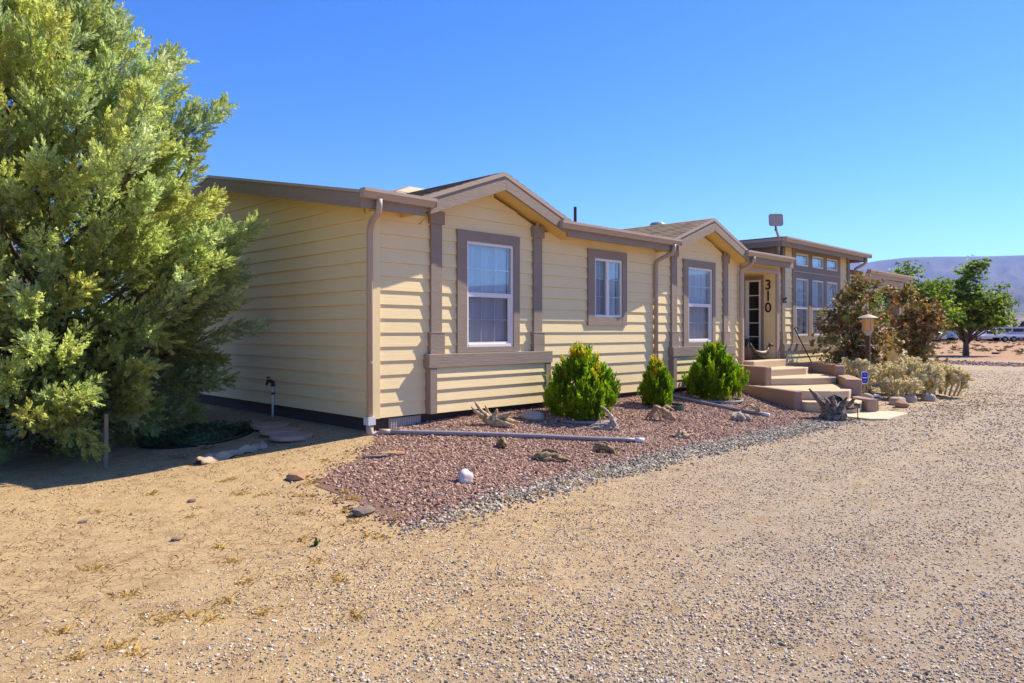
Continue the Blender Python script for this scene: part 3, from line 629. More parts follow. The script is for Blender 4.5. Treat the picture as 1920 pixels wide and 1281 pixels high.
# windows
def window(x0, x1, z0, z1, kind, tl, tr, tt, tb, blinds=True, trim=True):
    w = MB()
    if trim:
        w.box(x0-tl, x0, -.052, -.001, z0-tb, z1+tt).box(x1, x1+tr, -.052, -.001, z0-tb, z1+tt).box(x0, x1, -.050, -.001, z1, z1+tt).box(x0, x1, -.050, -.001, z0-tb, z0)
        wo = w.build('window', M['taupe'], house)
    else:
        wo = w.box(x0, x1, .07, .098, z0, z0+.02).build('window', M['vinyl'], house)
    f = .042; MB().box(x0, x0+f, -.035, .06, z0, z1).box(x1-f, x1, -.035, .06, z0, z1).box(x0+f, x1-f, -.035, .06, z1-f, z1).box(x0+f, x1-f, -.038, .06, z0, z0+f).build('frame', M['vinyl'], wo, bevel=.003)
    a, b, c, d = x0+f, x1-f, z0+f, z1-f
    def muntins(a, b, c, d, nc, nr, y):
        for i in range(1, nc): xx = a+(b-a)*i/nc; MB().box(xx-.009, xx+.009, y-.004, y+.004, c, d).build('muntin', M['vinyl'], wo)
        for j in range(1, nr): zz = c+(d-c)*j/nr; MB().box(a, b, y-.0055, y+.0055, zz-.009, zz+.009).build('muntin', M['vinyl'], wo)
    if kind == 'hung':
        zm = z0+(z1-z0)*.50
        MB().box(a, b, -.03, .03, zm-.035, zm+.03).build('meeting_rail', M['vinyl'], wo)
        MB().box(b-.045, b, -.012, .02, c, zm-.035).box(a, a+.02, -.012, .02, c, zm-.035).box(a+.02, b-.045, -.012, .02, c, c+.03).build('sash', M['vinyl'], wo)
        MB().box(a, b, -.006, -.002, zm+.03, d).build('pane', M['glass'], wo); MB().box(a+.02, b-.045, .004, .008, c+.03, zm-.035).build('pane', M['glass_dim'], wo)
        muntins(a, b, zm+.03, d, 3, 2, .006); muntins(a+.02, b-.045, c+.03, zm-.035, 3, 2, .016)
    elif kind == 'slide':
        xm = a+(b-a)*.5
        MB().box(xm-.05, xm+.03, -.03, .03, c, d).build('meeting_rail', M['vinyl'], wo)
        MB().box(a, xm-.05, .004, .008, c, d).build('pane', M['glass_dim'], wo); MB().box(xm+.03, b, -.006, -.002, c, d).build('pane', M['glass'], wo)
        muntins(a, xm-.05, c, d, 2, 3, .016); muntins(xm+.03, b, c, d, 2, 3, .006)
    elif kind == 'tall':
        zm = z0+(z1-z0)*.49
        MB().box(a, b, -.03, .03, zm-.035, zm+.03).build('meeting_rail', M['vinyl'], wo)
        MB().box(a, b, -.006, -.002, zm+.03, d).build('pane', M['glass'], wo); MB().box(a, b, .004, .008, c, zm-.035).build('pane', M['glass_dim'], wo)
        zz = zm+.03+(d-zm)*.48; MB().box(a, b, .000, .012, zz-.009, zz+.009).build('muntin', M['vinyl'], wo)
    else:
        MB().box(a, b, -.006, -.002, c, d).build('pane', M['glass'], wo)
    if blinds:
        n = int((x1-x0)/.058); bb = MB()
        for i in range(n):
            xx = x0+.03+(i+.5)*(x1-x0-.06)/n; an = .75+random.uniform(-.12, .12); dx_, dy_ = .038*math.cos(an), -.038*math.sin(an)
            bb.hexa([(xx-dx_, .115-dy_, z0+.03), (xx+dx_, .115+dy_, z0+.03), (xx+dx_, .117+dy_, z0+.03), (xx-dx_, .117-dy_, z0+.03), (xx-dx_, .115-dy_, z1), (xx+dx_, .115+dy_, z1), (xx+dx_, .117+dy_, z1), (xx-dx_, .117-dy_, z1)])
        bb.build('blind', M['blind'], wo)
    return wo
window(1.60, 2.56, 1.03, 2.565, 'hung', .18, .13, .15, .08)
window(4.56, 5.36, 1.505, 2.53, 'slide', .18, .14, .15, .145)
window(7.62, 8.58, 1.03, 2.565, 'hung', .18, .13, .15, .08)
# third bay: one taupe field with three tall windows and three small ones above
fld = wall_slab(12.6, 15.75, -.045, -.001, .946, 3.355, [(12.80, 13.57, 1.14, 2.61), (13.80, 14.56, 1.14, 2.61), (14.78, 15.55, 1.14, 2.61), (12.80, 13.57, 2.93, 3.25), (13.80, 14.56, 2.93, 3.25), (14.78, 15.55, 2.93, 3.25)])
fo = fld.build('bay_surround', M['taupe'], house)
MB().box(12.62, 15.73, -.07, -.046, 2.76, 2.79).build('drip_edge', M['tan'], fo)
for a, b in ((12.80, 13.57), (13.80, 14.56), (14.78, 15.55)):
    window(a, b, 1.14, 2.61, 'tall', 0, 0, 0, 0, trim=False); window(a, b, 2.93, 3.25, 'fixed', 0, 0, 0, 0, trim=False)
# backing between windows of bay three
MB().box(13.58, 13.79, .001, .1, 1.12, 2.63).box(14.57, 14.77, .001, .1, 1.12, 2.63).box(12.76, 12.79, .001, .1, 1.12, 2.63).box(15.56, 15.59, .001, .1, 1.12, 2.63).build('mullion', M['interior'], fo)

# entry recess
rec = MB().box(10.0, 11.69, 1.35, 1.45, .5, 2.66).box(9.9, 9.999, .1, 1.45, .5, 2.66).box(9.9, 11.8, .1, 1.45, 2.665, 2.72).build('entry_recess', M['cream'], house)
def side_wall():
    b = MB(); holes = (.36, .76, .72, 2.52)
    ys = [.1, holes[0], holes[1], 1.35]; zs = [.5, holes[2], holes[3], 2.66]
    for i in range(3):
        for j in range(3):
            if i == 1 and j == 1: continue
            b.box(11.69, 11.79, ys[i], ys[i+1], zs[j], zs[j+1])
    return b
side_wall().build('entry_side_wall', M['cream'], house)
MB().box(10.0, 11.69, .02, 1.35, .50, .58).build('porch_floor', M['skirt'], house)
MB().box(9.86, 10.0, -.05, -.001, .45, 2.75).box(11.69, 11.80, -.05, -.001, .45, 2.75).box(10.0, 11.69, -.05, -.001, 2.64, 2.75).build('entry_trim', M['tan'], house)
door = MB().box(11.66, 11.689, .29, .36, .58, 2.62).box(11.66, 11.689, .76, .86, .58, 2.62).box(11.66, 11.689, .36, .76, 2.52, 2.62).box(11.66, 11.689, .36, .76, .58, .72).build('door', M['taupe'], house)
MB().box(11.65, 11.70, .36, .40, .72, 2.52).box(11.65, 11.70, .68, .76, .72, 2.52).box(11.65, 11.70, .40, .68, 2.48, 2.52).box(11.65, 11.70, .40, .68, .72, .78).build('frame', M['vinyl'], door)
MB().box(11.70, 11.704, .40, .68, .78, 2.48).build('pane', M['glass_dim'], door)
for j in range(1, 5): zz = .78+1.70*j/5; MB().box(11.69, 11.698, .40, .68, zz-.011, zz+.011).build('muntin', M['vinyl'], door)
MB().box(11.85, 11.9, .1, 1.4, .5, 2.66).build('door_room', M['interior'], house)
for ch, z in (('3', 2.40), ('1', 2.12), ('0', 1.84)):
    cu = bpy.data.curves.new('digit', 'FONT'); cu.body = ch; cu.size = .34; cu.extrude = .008; cu.align_x = 'CENTER'; cu.offset = .004
    to = bpy.data.objects.new('tmp', cu); me = bpy.data.meshes.new_from_object(to); bpy.data.objects.remove(to)
    me.materials.clear(); me.materials.append(M['digit'])
    o = bpy.data.objects.new('house_number', me); COL.objects.link(o); o.parent = house; o.location = (11.678, .175, z-.12); o.rotation_euler = (R(90), 0, R(-90)); o['label'] = 'tall rust brown house number ' + ch
# gecko-like metal ornament beside the entry
orn = empty('wall_ornament', (11.98, -.095, 2.02), 'small dark metal butterfly ornament on the post right of the entry', 'wall ornament')
mb = MB()
for sx_ in (-1, 1):
    for sz_ in (-1, 1): mb.tube([(11.98, -.10, 2.02), (11.98+sx_*.06, -.115, 2.02+sz_*.05), (11.98+sx_*.10, -.10, 2.02+sz_*.045)], [.012, .028, .008], 6)
mb.build('wing', M['dark_metal'], orn); MB().tube([(11.98, -.105, 1.95), (11.98, -.12, 2.02), (11.98, -.105, 2.09)], [.008, .016, .006], 6).build('body', M['dark_metal'], orn)

# roof things
ru = empty('roof_unit', (3.75, 4.0, 3.8), 'low beige roof unit behind the ridge near the left gable', 'roof vent')
MB().box(3.1, 4.15, 3.7, 4.4, 3.78, 3.95).build('base', M['beige_plastic'], ru)
MB().hexa([(3.05, 3.65, 3.98), (4.22, 3.65, 3.98), (4.22, 4.45, 3.98), (3.05, 4.45, 3.98), (3.5, 3.8, 4.16), (4.08, 3.8, 4.16), (4.08, 4.3, 4.16), (3.5, 4.3, 4.16)]).box(3.05, 4.22, 3.65, 4.45, 3.94, 3.98).build('cover', M['beige_plastic'], ru, bevel=.02)
tag(MB().tube([(6.5, 2, 3.35), (6.5, 2, 3.89)], .033, 10).build('vent_pipe', M['dark_metal'], smooth=False), 'thin dark vent pipe standing on the roof between the two gables', 'vent pipe')
tag(MB().lathe([(.13, 0), (.13, .40), (.19, .41), (.19, .46), (.15, .50)], (9.62, 2.0, 3.38), 16).build('roof_vent', M['grey_metal']), 'round capped grey vent showing above the second gable roof', 'roof vent')
ant = empty('antenna', (11.33, -.25, 3.05), 'flat rounded grey antenna panel on a bent mast above the entry', 'antenna')
MB().tube([(11.36, -.22, 2.98), (11.36, -.24, 3.2), (11.28, -.28, 3.45), (11.1, -.3, 3.62), (11.05, -.3, 3.74)], .028, 8).build('mast', M['tan'], ant, smooth=True)
MB().box(11.29, 11.43, -.32, -.15, 3.0, 3.04).build('foot', M['dark_metal'], ant)
MB().tube([(11.05, -.3, 3.70), (10.93, -.34, 3.60)], .012, 6).build('cable', M['black'], ant)
cc = Vector((11.05, -.31, 3.86)); u = Vector((.703, -.711, 0)); vv = Vector((.12, .12, .985)).normalized(); nn_ = u.cross(vv)
rp = []
for cx_, cy_, a0 in ((1, 1, 0), (-1, 1, 90), (-1, -1, 180), (1, -1, 270)):
    for k_ in range(5): th = R(a0+k_*22.5); rp.append((cx_*.115+.05*math.cos(th), cy_*.095+.05*math.sin(th)))
b = MB(); n = len(rp); A_ = [cc+u*p_+vv*q_+nn_*.015 for p_, q_ in rp]; B_ = [cc+u*p_+vv*q_-nn_*.015 for p_, q_ in rp]
b.add(A_+B_, [tuple(range(n)), tuple(range(2*n-1, n-1, -1))]+[(i, i+n, (i+1) % n+n, (i+1) % n) for i in range(n)]); b.build('panel', M['vent'], ant)
fc = empty('faucet', (-.1, 2.5, -.05), 'outdoor tap on a white standpipe against the end wall', 'faucet')
MB().tube([(-.075, 2.5, -.1), (-.075, 2.5, .42)], .018, 8).build('standpipe', M['white_pvc'], fc, smooth=True)
MB().tube([(-.075, 2.5, .30), (-.075, 2.5, .33)], .026, 8).tube([(-.075, 2.5, .42), (-.075, 2.5, .49), (-.09, 2.53, .5), (-.10, 2.62, .5)], .026, 8).tube([(-.10, 2.60, .5), (-.115, 2.63, .44)], .018, 8).build('tap', M['black'], fc, kind='stuff'); MB().tube([(-.10, 2.6, .5), (-.1, 2.6, .55)], .008, 6).tube([(-.1, 2.56, .555), (-.1, 2.65, .555)], .012, 6).build('tap_handle', M['black'], fc)

# ------------------------------------------------------------------ steps
st = empty('entry_steps', (9.5, -1.2, 0), 'curving tan stucco steps with low side walls leading to the entry', 'steps')
def slab(poly, z0, z1, mat, nm, bev=.02): return MB().extr(poly, z0, z1, 'z').build(nm, mat, st, bevel=bev)
slab([(10.0, .02), (11.69, .02), (11.69, -.28), (10.0, -.28)], -.3, .58, M['tread'], 'step')
slab([(9.66, -.1), (11.75, -.1), (11.6, -.85), (11.2, -.95), (9.45, -.62)], -.3, .42, M['tread'], 'step')
slab([(9.6, -.3), (11.8, -.3), (11.6, -1.6), (10.75, -1.8), (9.9, -1.45), (9.27, -1.02)], -.3, .265, M['tread'], 'step')
slab([(8.9, -.7), (11.0, -1.0), (10.9, -1.95), (9.75, -2.5), (9.2, -2.62), (8.75, -2.45), (8.45, -2.05)], -.35, .115, M['tread'], 'step')
slab([(8.5, -1.3), (9.8, -2.0), (9.4, -2.85), (8.7, -2.95), (8.1, -2.25)], -.4, -.06, M['tread'], 'step')
def wallpath(path, w, z0, z1, nm='side_wall'):
    L_, R_ = [], []
    for i, p in enumerate(path):
        a = Vector(path[max(i-1, 0)]); b = Vector(path[min(i+1, len(path)-1)]); d = (b-a).normalized(); q = Vector((-d.y, d.x))
        L_.append(tuple(Vector(p)+q*w/2)); R_.append(tuple(Vector(p)-q*w/2))
    return slab(L_+R_[::-1], z0, z1, M['stucco'], nm, .03)
wallpath([(9.72, -.09), (9.45, -.5), (9.22, -1.0)], .16, -.3, .51)
wallpath([(9.35, -.45), (9.0, -.6), (8.82, -.9), (8.6, -1.3), (8.35, -1.7), (8.07, -2.12)], .17, -.4, .135)
wallpath([(11.9, -.15), (12.0, -.7), (11.8, -1.3), (11.35, -1.65), (10.95, -1.8)], .2, -.3, .50)
wallpath([(11.1, -1.8), (10.5, -2.15), (9.9, -2.45), (9.65, -2.55)], .3, -.35, .30)
wallpath([(9.65, -2.5), (9.3, -2.85), (9.12, -3.08)], .2, -.45, -.02)
tag(MB().extr([(8.96, -2.72), (9.55, -3.3), (9.42, -3.6), (8.2, -3.62), (7.98, -3.4), (8.1, -2.85), (8.6, -2.7)], -.36, -.262, 'z').build('concrete_slab', M['slab'], bevel=.01), 'pale concrete landing slab at the foot of the steps', 'slab')

# ------------------------------------------------------------------ pipes on the gravel
def ground_pipe(a, b, label, d=0, thick=.028):
    n = 14; pts = []
    for i in range(n+1):
        f = i/n; x = a[0]+(b[0]-a[0])*f; y = a[1]+(b[1]-a[1])*f; pts.append((x, y, max(gz(x, y), -9)+thick+.012))
    pts[0] = (pts[0][0], pts[0][1], pts[0][2]+.0)
    o = empty('drain_pipe', (a[0], a[1], 0), label, 'pipe', 'downspout drain pipes on the gravel')
    MB().tube(pts, thick, 10).build('pipe', M['grey_pipe'], o, smooth=True)
    e = Vector(pts[-1]); dd = (Vector(pts[-1])-Vector(pts[-2])).normalized(); MB().tube([e-dd*.1, e+dd*.02], thick*1.25, 10).build('coupling', M['white_pvc'], o, smooth=True)
    s_ = Vector(pts[0]); d2 = (Vector(pts[1])-s_).normalized(); MB().tube([s_-d2*.02, s_+d2*.12], thick*1.3, 10).build('coupling', M['tan'], o, smooth=True)
ground_pipe((.03, -.16), (2.72, -2.29), 'grey drain pipe lying across the red gravel from the left downspout')
ground_pipe((6.55, -.2), (6.62, -2.2), 'grey drain pipe lying between the small and right green shrubs')

# ------------------------------------------------------------------ foliage machinery
def frames(D, roll):
    D = D/np.linalg.norm(D, axis=1, keepdims=True); up = np.where(np.abs(D[:, 2:3]) < .95, [[0, 0, 1.]], [[1., 0, 0]])
    A = np.cross(up, D); A /= np.linalg.norm(A, axis=1, keepdims=True); B = np.cross(D, A)
    c, s = np.cos(roll)[:, None], np.sin(roll)[:, None]; return np.stack([A*c+B*s, -A*s+B*c, D], -1)
def inst(T, TF, P_, D, S_, colr, roll=None, parts=None):
    """place template T (verts) with quads TF at P_ along D; per-instance colours"""
    n = len(P_); roll = RNG.uniform(0, 6.28, n) if roll is None else roll
    Mx = frames(D, roll); V = np.einsum('nij,nkj->nki', Mx, T[None, :, :]*S_[:, None, :]) + P_[:, None, :]
    F_ = TF[None]+(np.arange(n)*len(T))[:, None, None]; C_ = np.repeat(colr[:, None, :], len(T), 1)
    return V.reshape(-1, 3), F_.reshape(-1, 4), C_.reshape(-1, 3)
def diamond(p, d, L, w, nrm):
    d = d/np.linalg.norm(d); s = np.cross(d, nrm); s /= (np.linalg.norm(s)+1e-9)
    return [p, p+d*L*.45+s*w, p+d*L, p+d*L*.45-s*w]
def spray_template(n=15, spread=.55, Lf=.34, w=.035, flat=.35, seed=0):
    r_ = np.random.default_rng(seed); V = []
    for i in range(n):
        tpos = (i+.5)/n; p = np.array([0, 0, tpos*.86]); a = (i % 2)*math.pi + r_.normal(0, .5+flat); out = np.array([math.cos(a), math.sin(a)*.8, 0])
        d = out*spread*(1.15-tpos*.7)+np.array([0, 0, .75]); V += diamond(p, d, Lf*(1.15-.6*tpos), w, np.array([r_.normal(), r_.normal(), .2]))
    V += diamond(np.array([0, 0, 0]), np.array([0, 0, 1.]), 1, w*.8, np.array([1., .2, 0]))
    V = np.array(V); return V, np.arange(len(V)).reshape(-1, 4)
def multi(temps, P_, D, S_, col, name, mat, parent, **kw):
    k = RNG.integers(0, len(temps), len(P_)); Vs, Fs, Cs, off = [], [], [], 0
    for i, (T, TF) in enumerate(temps):
        m_ = k == i
        if not m_.any(): continue
        V, F_, C_ = inst(T, TF, P_[m_], D[m_], S_[m_], col[m_]); Vs.append(V); Fs.append(F_+off); Cs.append(C_); off += len(V)
    return np_mesh(name, np.concatenate(Vs), np.concatenate(Fs), mat, parent, col=np.concatenate(Cs), **kw)
def unit(n):
    v = RNG.normal(size=(n, 3)); return v/np.linalg.norm(v, axis=1, keepdims=True)

# ------------------------------------------------------------------ big juniper on the left
tx, ty = -2.95, 3.25; tz = gz(tx, ty)
jun = empty('juniper_tree', (tx, ty, tz), 'huge shaggy yellow-green juniper at the left edge beside the end wall', 'tree')
jt = MB(); jt.tube([(tx, ty, tz-.1), (tx+.05, ty, 1.0), (tx-.05, ty+.05, 2.4), (tx+.1, ty, 4.0), (tx, ty, 5.6)], [.2, .17, .13, .09, .03], 10, rough=.12)
PZ = np.array([-.2, .1, .5, 1.2, 2.2, 3.2, 4.0, 4.7, 5.2, 5.8, 6.4, 6.9]); PR = np.array([1.5, 2.05, 2.2, 2.3, 2.38, 2.25, 2.1, 1.85, 1.45, .98, .55, .25])
cols = [(.42, .47, .18), (.45, .48, .17), (.40, .47, .23), (.44, .51, .29), (.48, .48, .16), (.37, .43, .17)]
Ps, Ds, Ss, Cs = [], [], [], []
nb = 1000
for i in range(nb):
    z = RNG.uniform(-.15, 6.7)
    if RNG.uniform() > (np.interp(z, PZ, PR)/2.6)**.8: continue
    th = RNG.uniform(0, 6.283); rmax = np.interp(z, PZ, PR)*(1+.13*math.sin(3*th+z*1.7)+.09*math.sin(7*th-2*z))
    depth_ = RNG.choice([1, 1, .8, .62, .45], p=[.34, .2, .22, .16, .08]); rr_b = rmax*depth_*RNG.uniform(.86, 1.06)
    rad = np.array([math.cos(th), math.sin(th), 0]); L = RNG.uniform(.55, 1.05)*(.75 if z > 5 else 1)
    tilt = np.interp(z, [0, 1.0, 3, 6], [-.25, .25, .75, 1.5]) + RNG.normal(0, .22)
    D0 = rad*1.0+np.array([0, 0, tilt])+RNG.normal(0, .18, 3); D0 /= np.linalg.norm(D0)
    tip = np.array([tx, ty, z])+rad*rr_b; base = tip-D0*L
    if tip[0] > -.12: tip[0] = -.12
    bc = np.array(cols[RNG.integers(0, len(cols))])*RNG.uniform(.8, 1.2)
    
    n = int(90*L)
    f = RNG.uniform(0, 1, n)**.8; wid = .20*L*(1-f*.75)+.03
    off = RNG.normal(0, 1, (n, 3)); off -= (off@D0)[:, None]*D0; off /= (np.linalg.norm(off, axis=1, keepdims=True)+1e-6)
    P_ = base+D0*f[:, None]*L+off*wid[:, None]*RNG.uniform(.1, 1, n)[:, None]
    Dd = D0+off*RNG.uniform(.3, .9, n)[:, None]+np.array([0, 0, .12])+RNG.normal(0, .15, (n, 3))
    Ps.append(P_); Ds.append(Dd); s = RNG.uniform(.11, .22, n); Ss.append(np.stack([s, s, s], -1))
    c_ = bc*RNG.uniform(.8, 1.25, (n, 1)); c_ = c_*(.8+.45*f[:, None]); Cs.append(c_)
    if i % 3 == 0 and z < 6: 
        a_ = (tx+rad[0]*.1, ty+rad[1]*.1, max(.1, z-.5*rr_b-.1)); jt.tube([a_, tuple((np.array(a_)+base)/2+np.array([0, 0, -.05])), tuple(base), tuple(base+D0*L*.6)], [.035, .028, .016, .005], 5)
    if i % 4 == 0: jt.tube([tuple(base), tuple(base+D0*L*.95)], [.011, .004], 4)
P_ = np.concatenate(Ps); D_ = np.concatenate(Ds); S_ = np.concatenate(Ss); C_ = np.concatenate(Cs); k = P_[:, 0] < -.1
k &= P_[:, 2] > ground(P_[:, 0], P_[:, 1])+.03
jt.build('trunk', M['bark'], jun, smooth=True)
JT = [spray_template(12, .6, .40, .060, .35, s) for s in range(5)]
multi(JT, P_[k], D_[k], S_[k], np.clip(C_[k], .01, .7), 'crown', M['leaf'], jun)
# a stake with tie in front of the juniper
sk_ = empty('stake', (-2.73, 1.28, gz(-2.73, 1.28)), 'thin weathered wooden stake under the front of the juniper', 'stake')
MB().box(-2.75, -2.71, 1.26, 1.30, -.4, .32).build('post', M['stake'], sk_); MB().tube([(-2.76, 1.28, .25), (-2.85, 1.35, .1), (-2.82, 1.5, .02), (-2.9, 2.2, .3)], .008, 5).build('tie', M['black'], sk_)

# ------------------------------------------------------------------ three bright shrubs
def bright_shrub(x, y, rad, h, label, seed, ochre=.25, lean=0):
    z0 = gz(x, y); e = empty('evergreen_shrub', (x, y, z0), label, 'shrub', 'bright green cone shrubs in the red gravel')
    Ps, Ds, Ss, Cs = [], [], [], []
    stems = MB()
    for i in range(int(330*rad/.5)):
        th = RNG.uniform(0, 6.283); q = RNG.uniform(.3, 1)**.45; zt = None
        f = RNG.uniform(0, 1)**1.25; z = h*(-.02+.84*f)
        prof = np.interp(f, [0, .12, .35, .55, .75, .9, 1], [.72, .95, 1.0, .82, .55, .30, .12])*(1+.15*math.sin(3*th+seed+4*f)+.10*math.sin(5*th+2*seed-3*f))*RNG.uniform(.84, 1.12)
        rr_ = rad*prof*q; L = RNG.uniform(.15, .30)*(1 if rad > .35 else .8)*(h/1.15)**.5
        base = np.array([x+rr_*math.cos(th)+lean*f, y+rr_*math.sin(th), z0+z]); D0 = np.array([.20*math.cos(th)*q, .20*math.sin(th)*q, 1.]); n = 24
        ff = RNG.uniform(0, 1, n); off = RNG.normal(0, 1, (n, 3)); off[:, 2] = 0; off /= np.linalg.norm(off, axis=1, keepdims=True)
        P_ = base+D0*(ff*L)[:, None]+off*(.05*(1-ff*.8)*RNG.uniform(.2, 1, n))[:, None]
        Ps.append(P_); Ds.append(D0+off*RNG.uniform(.1, .5, n)[:, None]); s = RNG.uniform(.06, .11, n); Ss.append(np.stack([s*1.1, s*1.1, s], -1))
        c = np.array([(.17, .30, .012), (.23, .37, .014), (.13, .23, .012), (.30, .40, .015)][RNG.integers(0, 4)])
        if RNG.uniform() < ochre*max(0, f-.45)*2.2: c = np.array((.50, .40, .03))
        pass
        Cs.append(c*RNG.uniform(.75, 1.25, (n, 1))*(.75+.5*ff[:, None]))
        if i % 12 == 0: stems.tube([(x, y, z0), tuple(base*.5+np.array([x, y, z0+z*.4])*.5), tuple(base)], [.02, .012, .004], 5)
    P_, D_, S_, C_ = map(np.concatenate, (Ps, Ds, Ss, Cs))
    multi([spray_template(9, .45, .42, .085, .5, 20+s) for s in range(4)], P_, D_, S_, C_, 'crown', M['leaf'], e)
    for i in range(11):   # wispy tips
        a = RNG.uniform(0, 6.28); bx_, by_ = x+lean+rad*.22*math.cos(a), y+rad*.22*math.sin(a); stems.tube([(bx_, by_, z0+h*.85), (bx_+.03*math.cos(a), by_, z0+h*RNG.uniform(1.0, 1.16))], [.006, .002], 4)
    stems.build('stem', M['straw'], e); return e
bright_shrub(3.25, -.82, .50, 1.02, 'largest bright green shrub with ochre tips right of the left bay', 1, .45)
bright_shrub(5.44, -.72, .25, .80, 'smallest bright green shrub standing in a dark plastic ring', 2, .5)
bright_shrub(7.40, -.74, .50, 1.0, 'rounded bright green shrub under the second bay next to the steps', 3, .12)
z0 = gz(5.5, -.8); n = 28; ring = MB()
for i in range(n):
    a0, a1 = 2*math.pi*i/n, 2*math.pi*(i+1)/n
    for q0, q1 in ((.34, .365),):
        ring.hexa([(5.52+q*math.cos(a), -.80+q*math.sin(a), z0+zz) for zz in (-.03, .05) for q, a in ((q0, a0), (q1, a0), (q1, a1), (q0, a1))])
tag(ring.build('planter_ring', M['green_plastic']), 'dark green plastic ring around the small shrub', 'plant ring')
for cx_, cy_, r_, lb in ((3.28, -.86, .46, 'grey edging ring half buried at the foot of the largest shrub'), (7.42, -.80, .46, 'grey edging ring half buried at the foot of the right shrub')):
    z0 = gz(cx_, cy_); ring = MB(); ring.tube([(cx_+r_*math.cos(2*math.pi*i/24), cy_+r_*math.sin(2*math.pi*i/24), z0+.0) for i in range(25)], .025, 6)
    tag(ring.build('edging_ring', M['grey_metal']), lb, 'plant ring')

# ------------------------------------------------------------------ driftwood
U_ = Vector((.703, -.711, 0)); V_ = Vector((-.711, -.703, 0))
def wood_piece(x, y, strands, label, mat, lift=0, name='driftwood'):
    z0 = gz(x, y)+lift; mb = MB()
    for si, s in enumerate(strands):
        # refine each strand into a wandering, knotty limb
        pts, rad = [], []
        for i in range(len(s)-1):
            for k_ in range(4):
                f = k_/4; a, b = s[i], s[i+1]; w = [a[j]+(b[j]-a[j])*f for j in range(4)]
                jj = .25*w[3]; pts.append([w[0]+random.uniform(-jj, jj), w[1]+random.uniform(-jj, jj), w[2]+random.uniform(-jj, jj)]); rad.append(w[3]*random.uniform(.82, 1.15))
        pts.append(list(s[-1][:3])); rad.append(s[-1][3])
        W_ = [Vector((x, y, z0))+U_*p[0]+V_*p[1]+Vector((0, 0, p[2])) for p in pts]
        mb.tube(W_, rad, 8, rough=.22, seed=si+int(x*100))
    o = mb.build(name, M[mat], smooth=True); tag(o, label, 'driftwood', 'driftwood pieces lying on the red gravel'); return o
wood_piece(1.58, -.62, [[(0, 0, .0, .06), (-.08, 0, .10, .05), (-.18, .02, .22, .03), (-.28, 0, .36, .006)], [(-.02, .02, .03, .05), (-.16, .04, .14, .035), (-.26, .05, .22, .02), (-.31, .05, .27, .006)], [(0, 0, .02, .05), (-.06, -.03, .16, .035), (-.12, -.04, .28, .008)], [(0, 0, .03, .05), (.02, .02, .15, .035), (.05, .02, .235, .012)],
            [(-.04, .02, .03, .06), (.10, .03, .05, .06), (.22, .02, .06, .045), (.36, 0, .05, .012)], [(.02, .04, .04, .05), (.12, .02, .14, .035), (.26, .02, .19, .015)], [(.05, .0, .04, .05), (.16, -.03, .12, .03), (.26, -.04, .15, .01)], [(.0, .06, .02, .05), (.15, .07, .03, .04), (.28, .06, .02, .012)]],
           'spiky tan driftwood with many pointed arms in front of the left bay', 'drift_tan')
wood_piece(.92, -1.46, [[(-.04, -.03, .05, .035), (.0, .0, .075, .045), (.05, .06, .03, .035)], [(-.07, -.04, .02, .02), (-.02, -.02, .05, .03)]], 'short stubby log lying against the long grey pipe', 'drift_dark')
wood_piece(.93, -2.2, [[(-.2, 0, .02, .02), (-.12, 0, .06, .04), (0, 0, .07, .045), (.12, 0, .05, .03), (.24, .03, .01, .012)], [(-.1, -.03, .08, .025), (.02, -.04, .13, .025), (.12, -.03, .10, .012)], [(-.14, .04, .02, .035), (-.05, .06, .01, .03), (.04, .06, .04, .02)], [(.08, .0, .04, .02), (.2, .06, .03, .015), (.30, .08, .0, .006)], [(-.13, 0, .05, .03), (-.18, .02, .0, .012)]],
           'hollow twisted dark driftwood near the front of the bed', 'drift_dark')
wood_piece(1.85, -2.33, [[(-.14, 0, .05, .04), (-.04, 0, .075, .05), (.06, .02, .05, .04), (.12, .06, .0, .025)], [(-.13, -.02, .09, .02), (0, -.02, .12, .022), (.05, 0, .10, .02)], [(.05, 0, .04, .03), (.16, 0, .06, .015), (.2, -.03, .05, .006)], [(-.16, 0, .03, .025), (-.22, 0, .0, .01)]], 'knobbly golden brown driftwood just below the end of the long pipe', 'drift_dark')
wood_piece(3.02, -1.5, [[(.10, 0, .02, .055), (.07, 0, .12, .042), (.02, 0, .22, .028), (-.05, 0, .30, .02), (-.12, 0, .34, .008)], [(.12, 0, .015, .04), (.0, .05, .02, .035), (-.16, .05, .03, .03), (-.34, .02, .01, .012)], [(.06, 0, .05, .03), (-.06, -.03, .08, .02), (-.2, -.03, .07, .018), (-.3, 0, .03, .01)], [(-.08, -.1, .01, .02), (-.1, -.1, .1, .015), (-.12, -.1, .22, .006)]],
           'pale forked driftwood with one tall curved horn by the largest shrub', 'drift_grey')
wood_piece(4.40, -1.42, [[(-.10, 0, .02, .03), (-.09, 0, .12, .03), (-.03, 0, .21, .04), (.03, 0, .20, .03), (.12, .02, .15, .045), (.2, .03, .10, .045), (.27, .04, .01, .02)], [(-.04, 0, .20, .03), (-.07, .05, .1, .018), (-.05, .07, 0, .01)], [(-.02, 0, .20, .03), (.02, .06, .12, .016), (.03, .08, -.01, .008)], [(-.05, 0, .18, .03), (-.14, -.03, .08, .02), (-.2, -.04, .0, .01)], [(.06, -.04, .17, .02), (.16, -.05, .22, .018), (.28, -.05, .16, .008)], [(.1, 0, .1, .05), (.15, .03, .06, .04), (.24, .05, .02, .02)]],
           'grey root driftwood standing on thin legs before the smallest shrub', 'drift_tan')
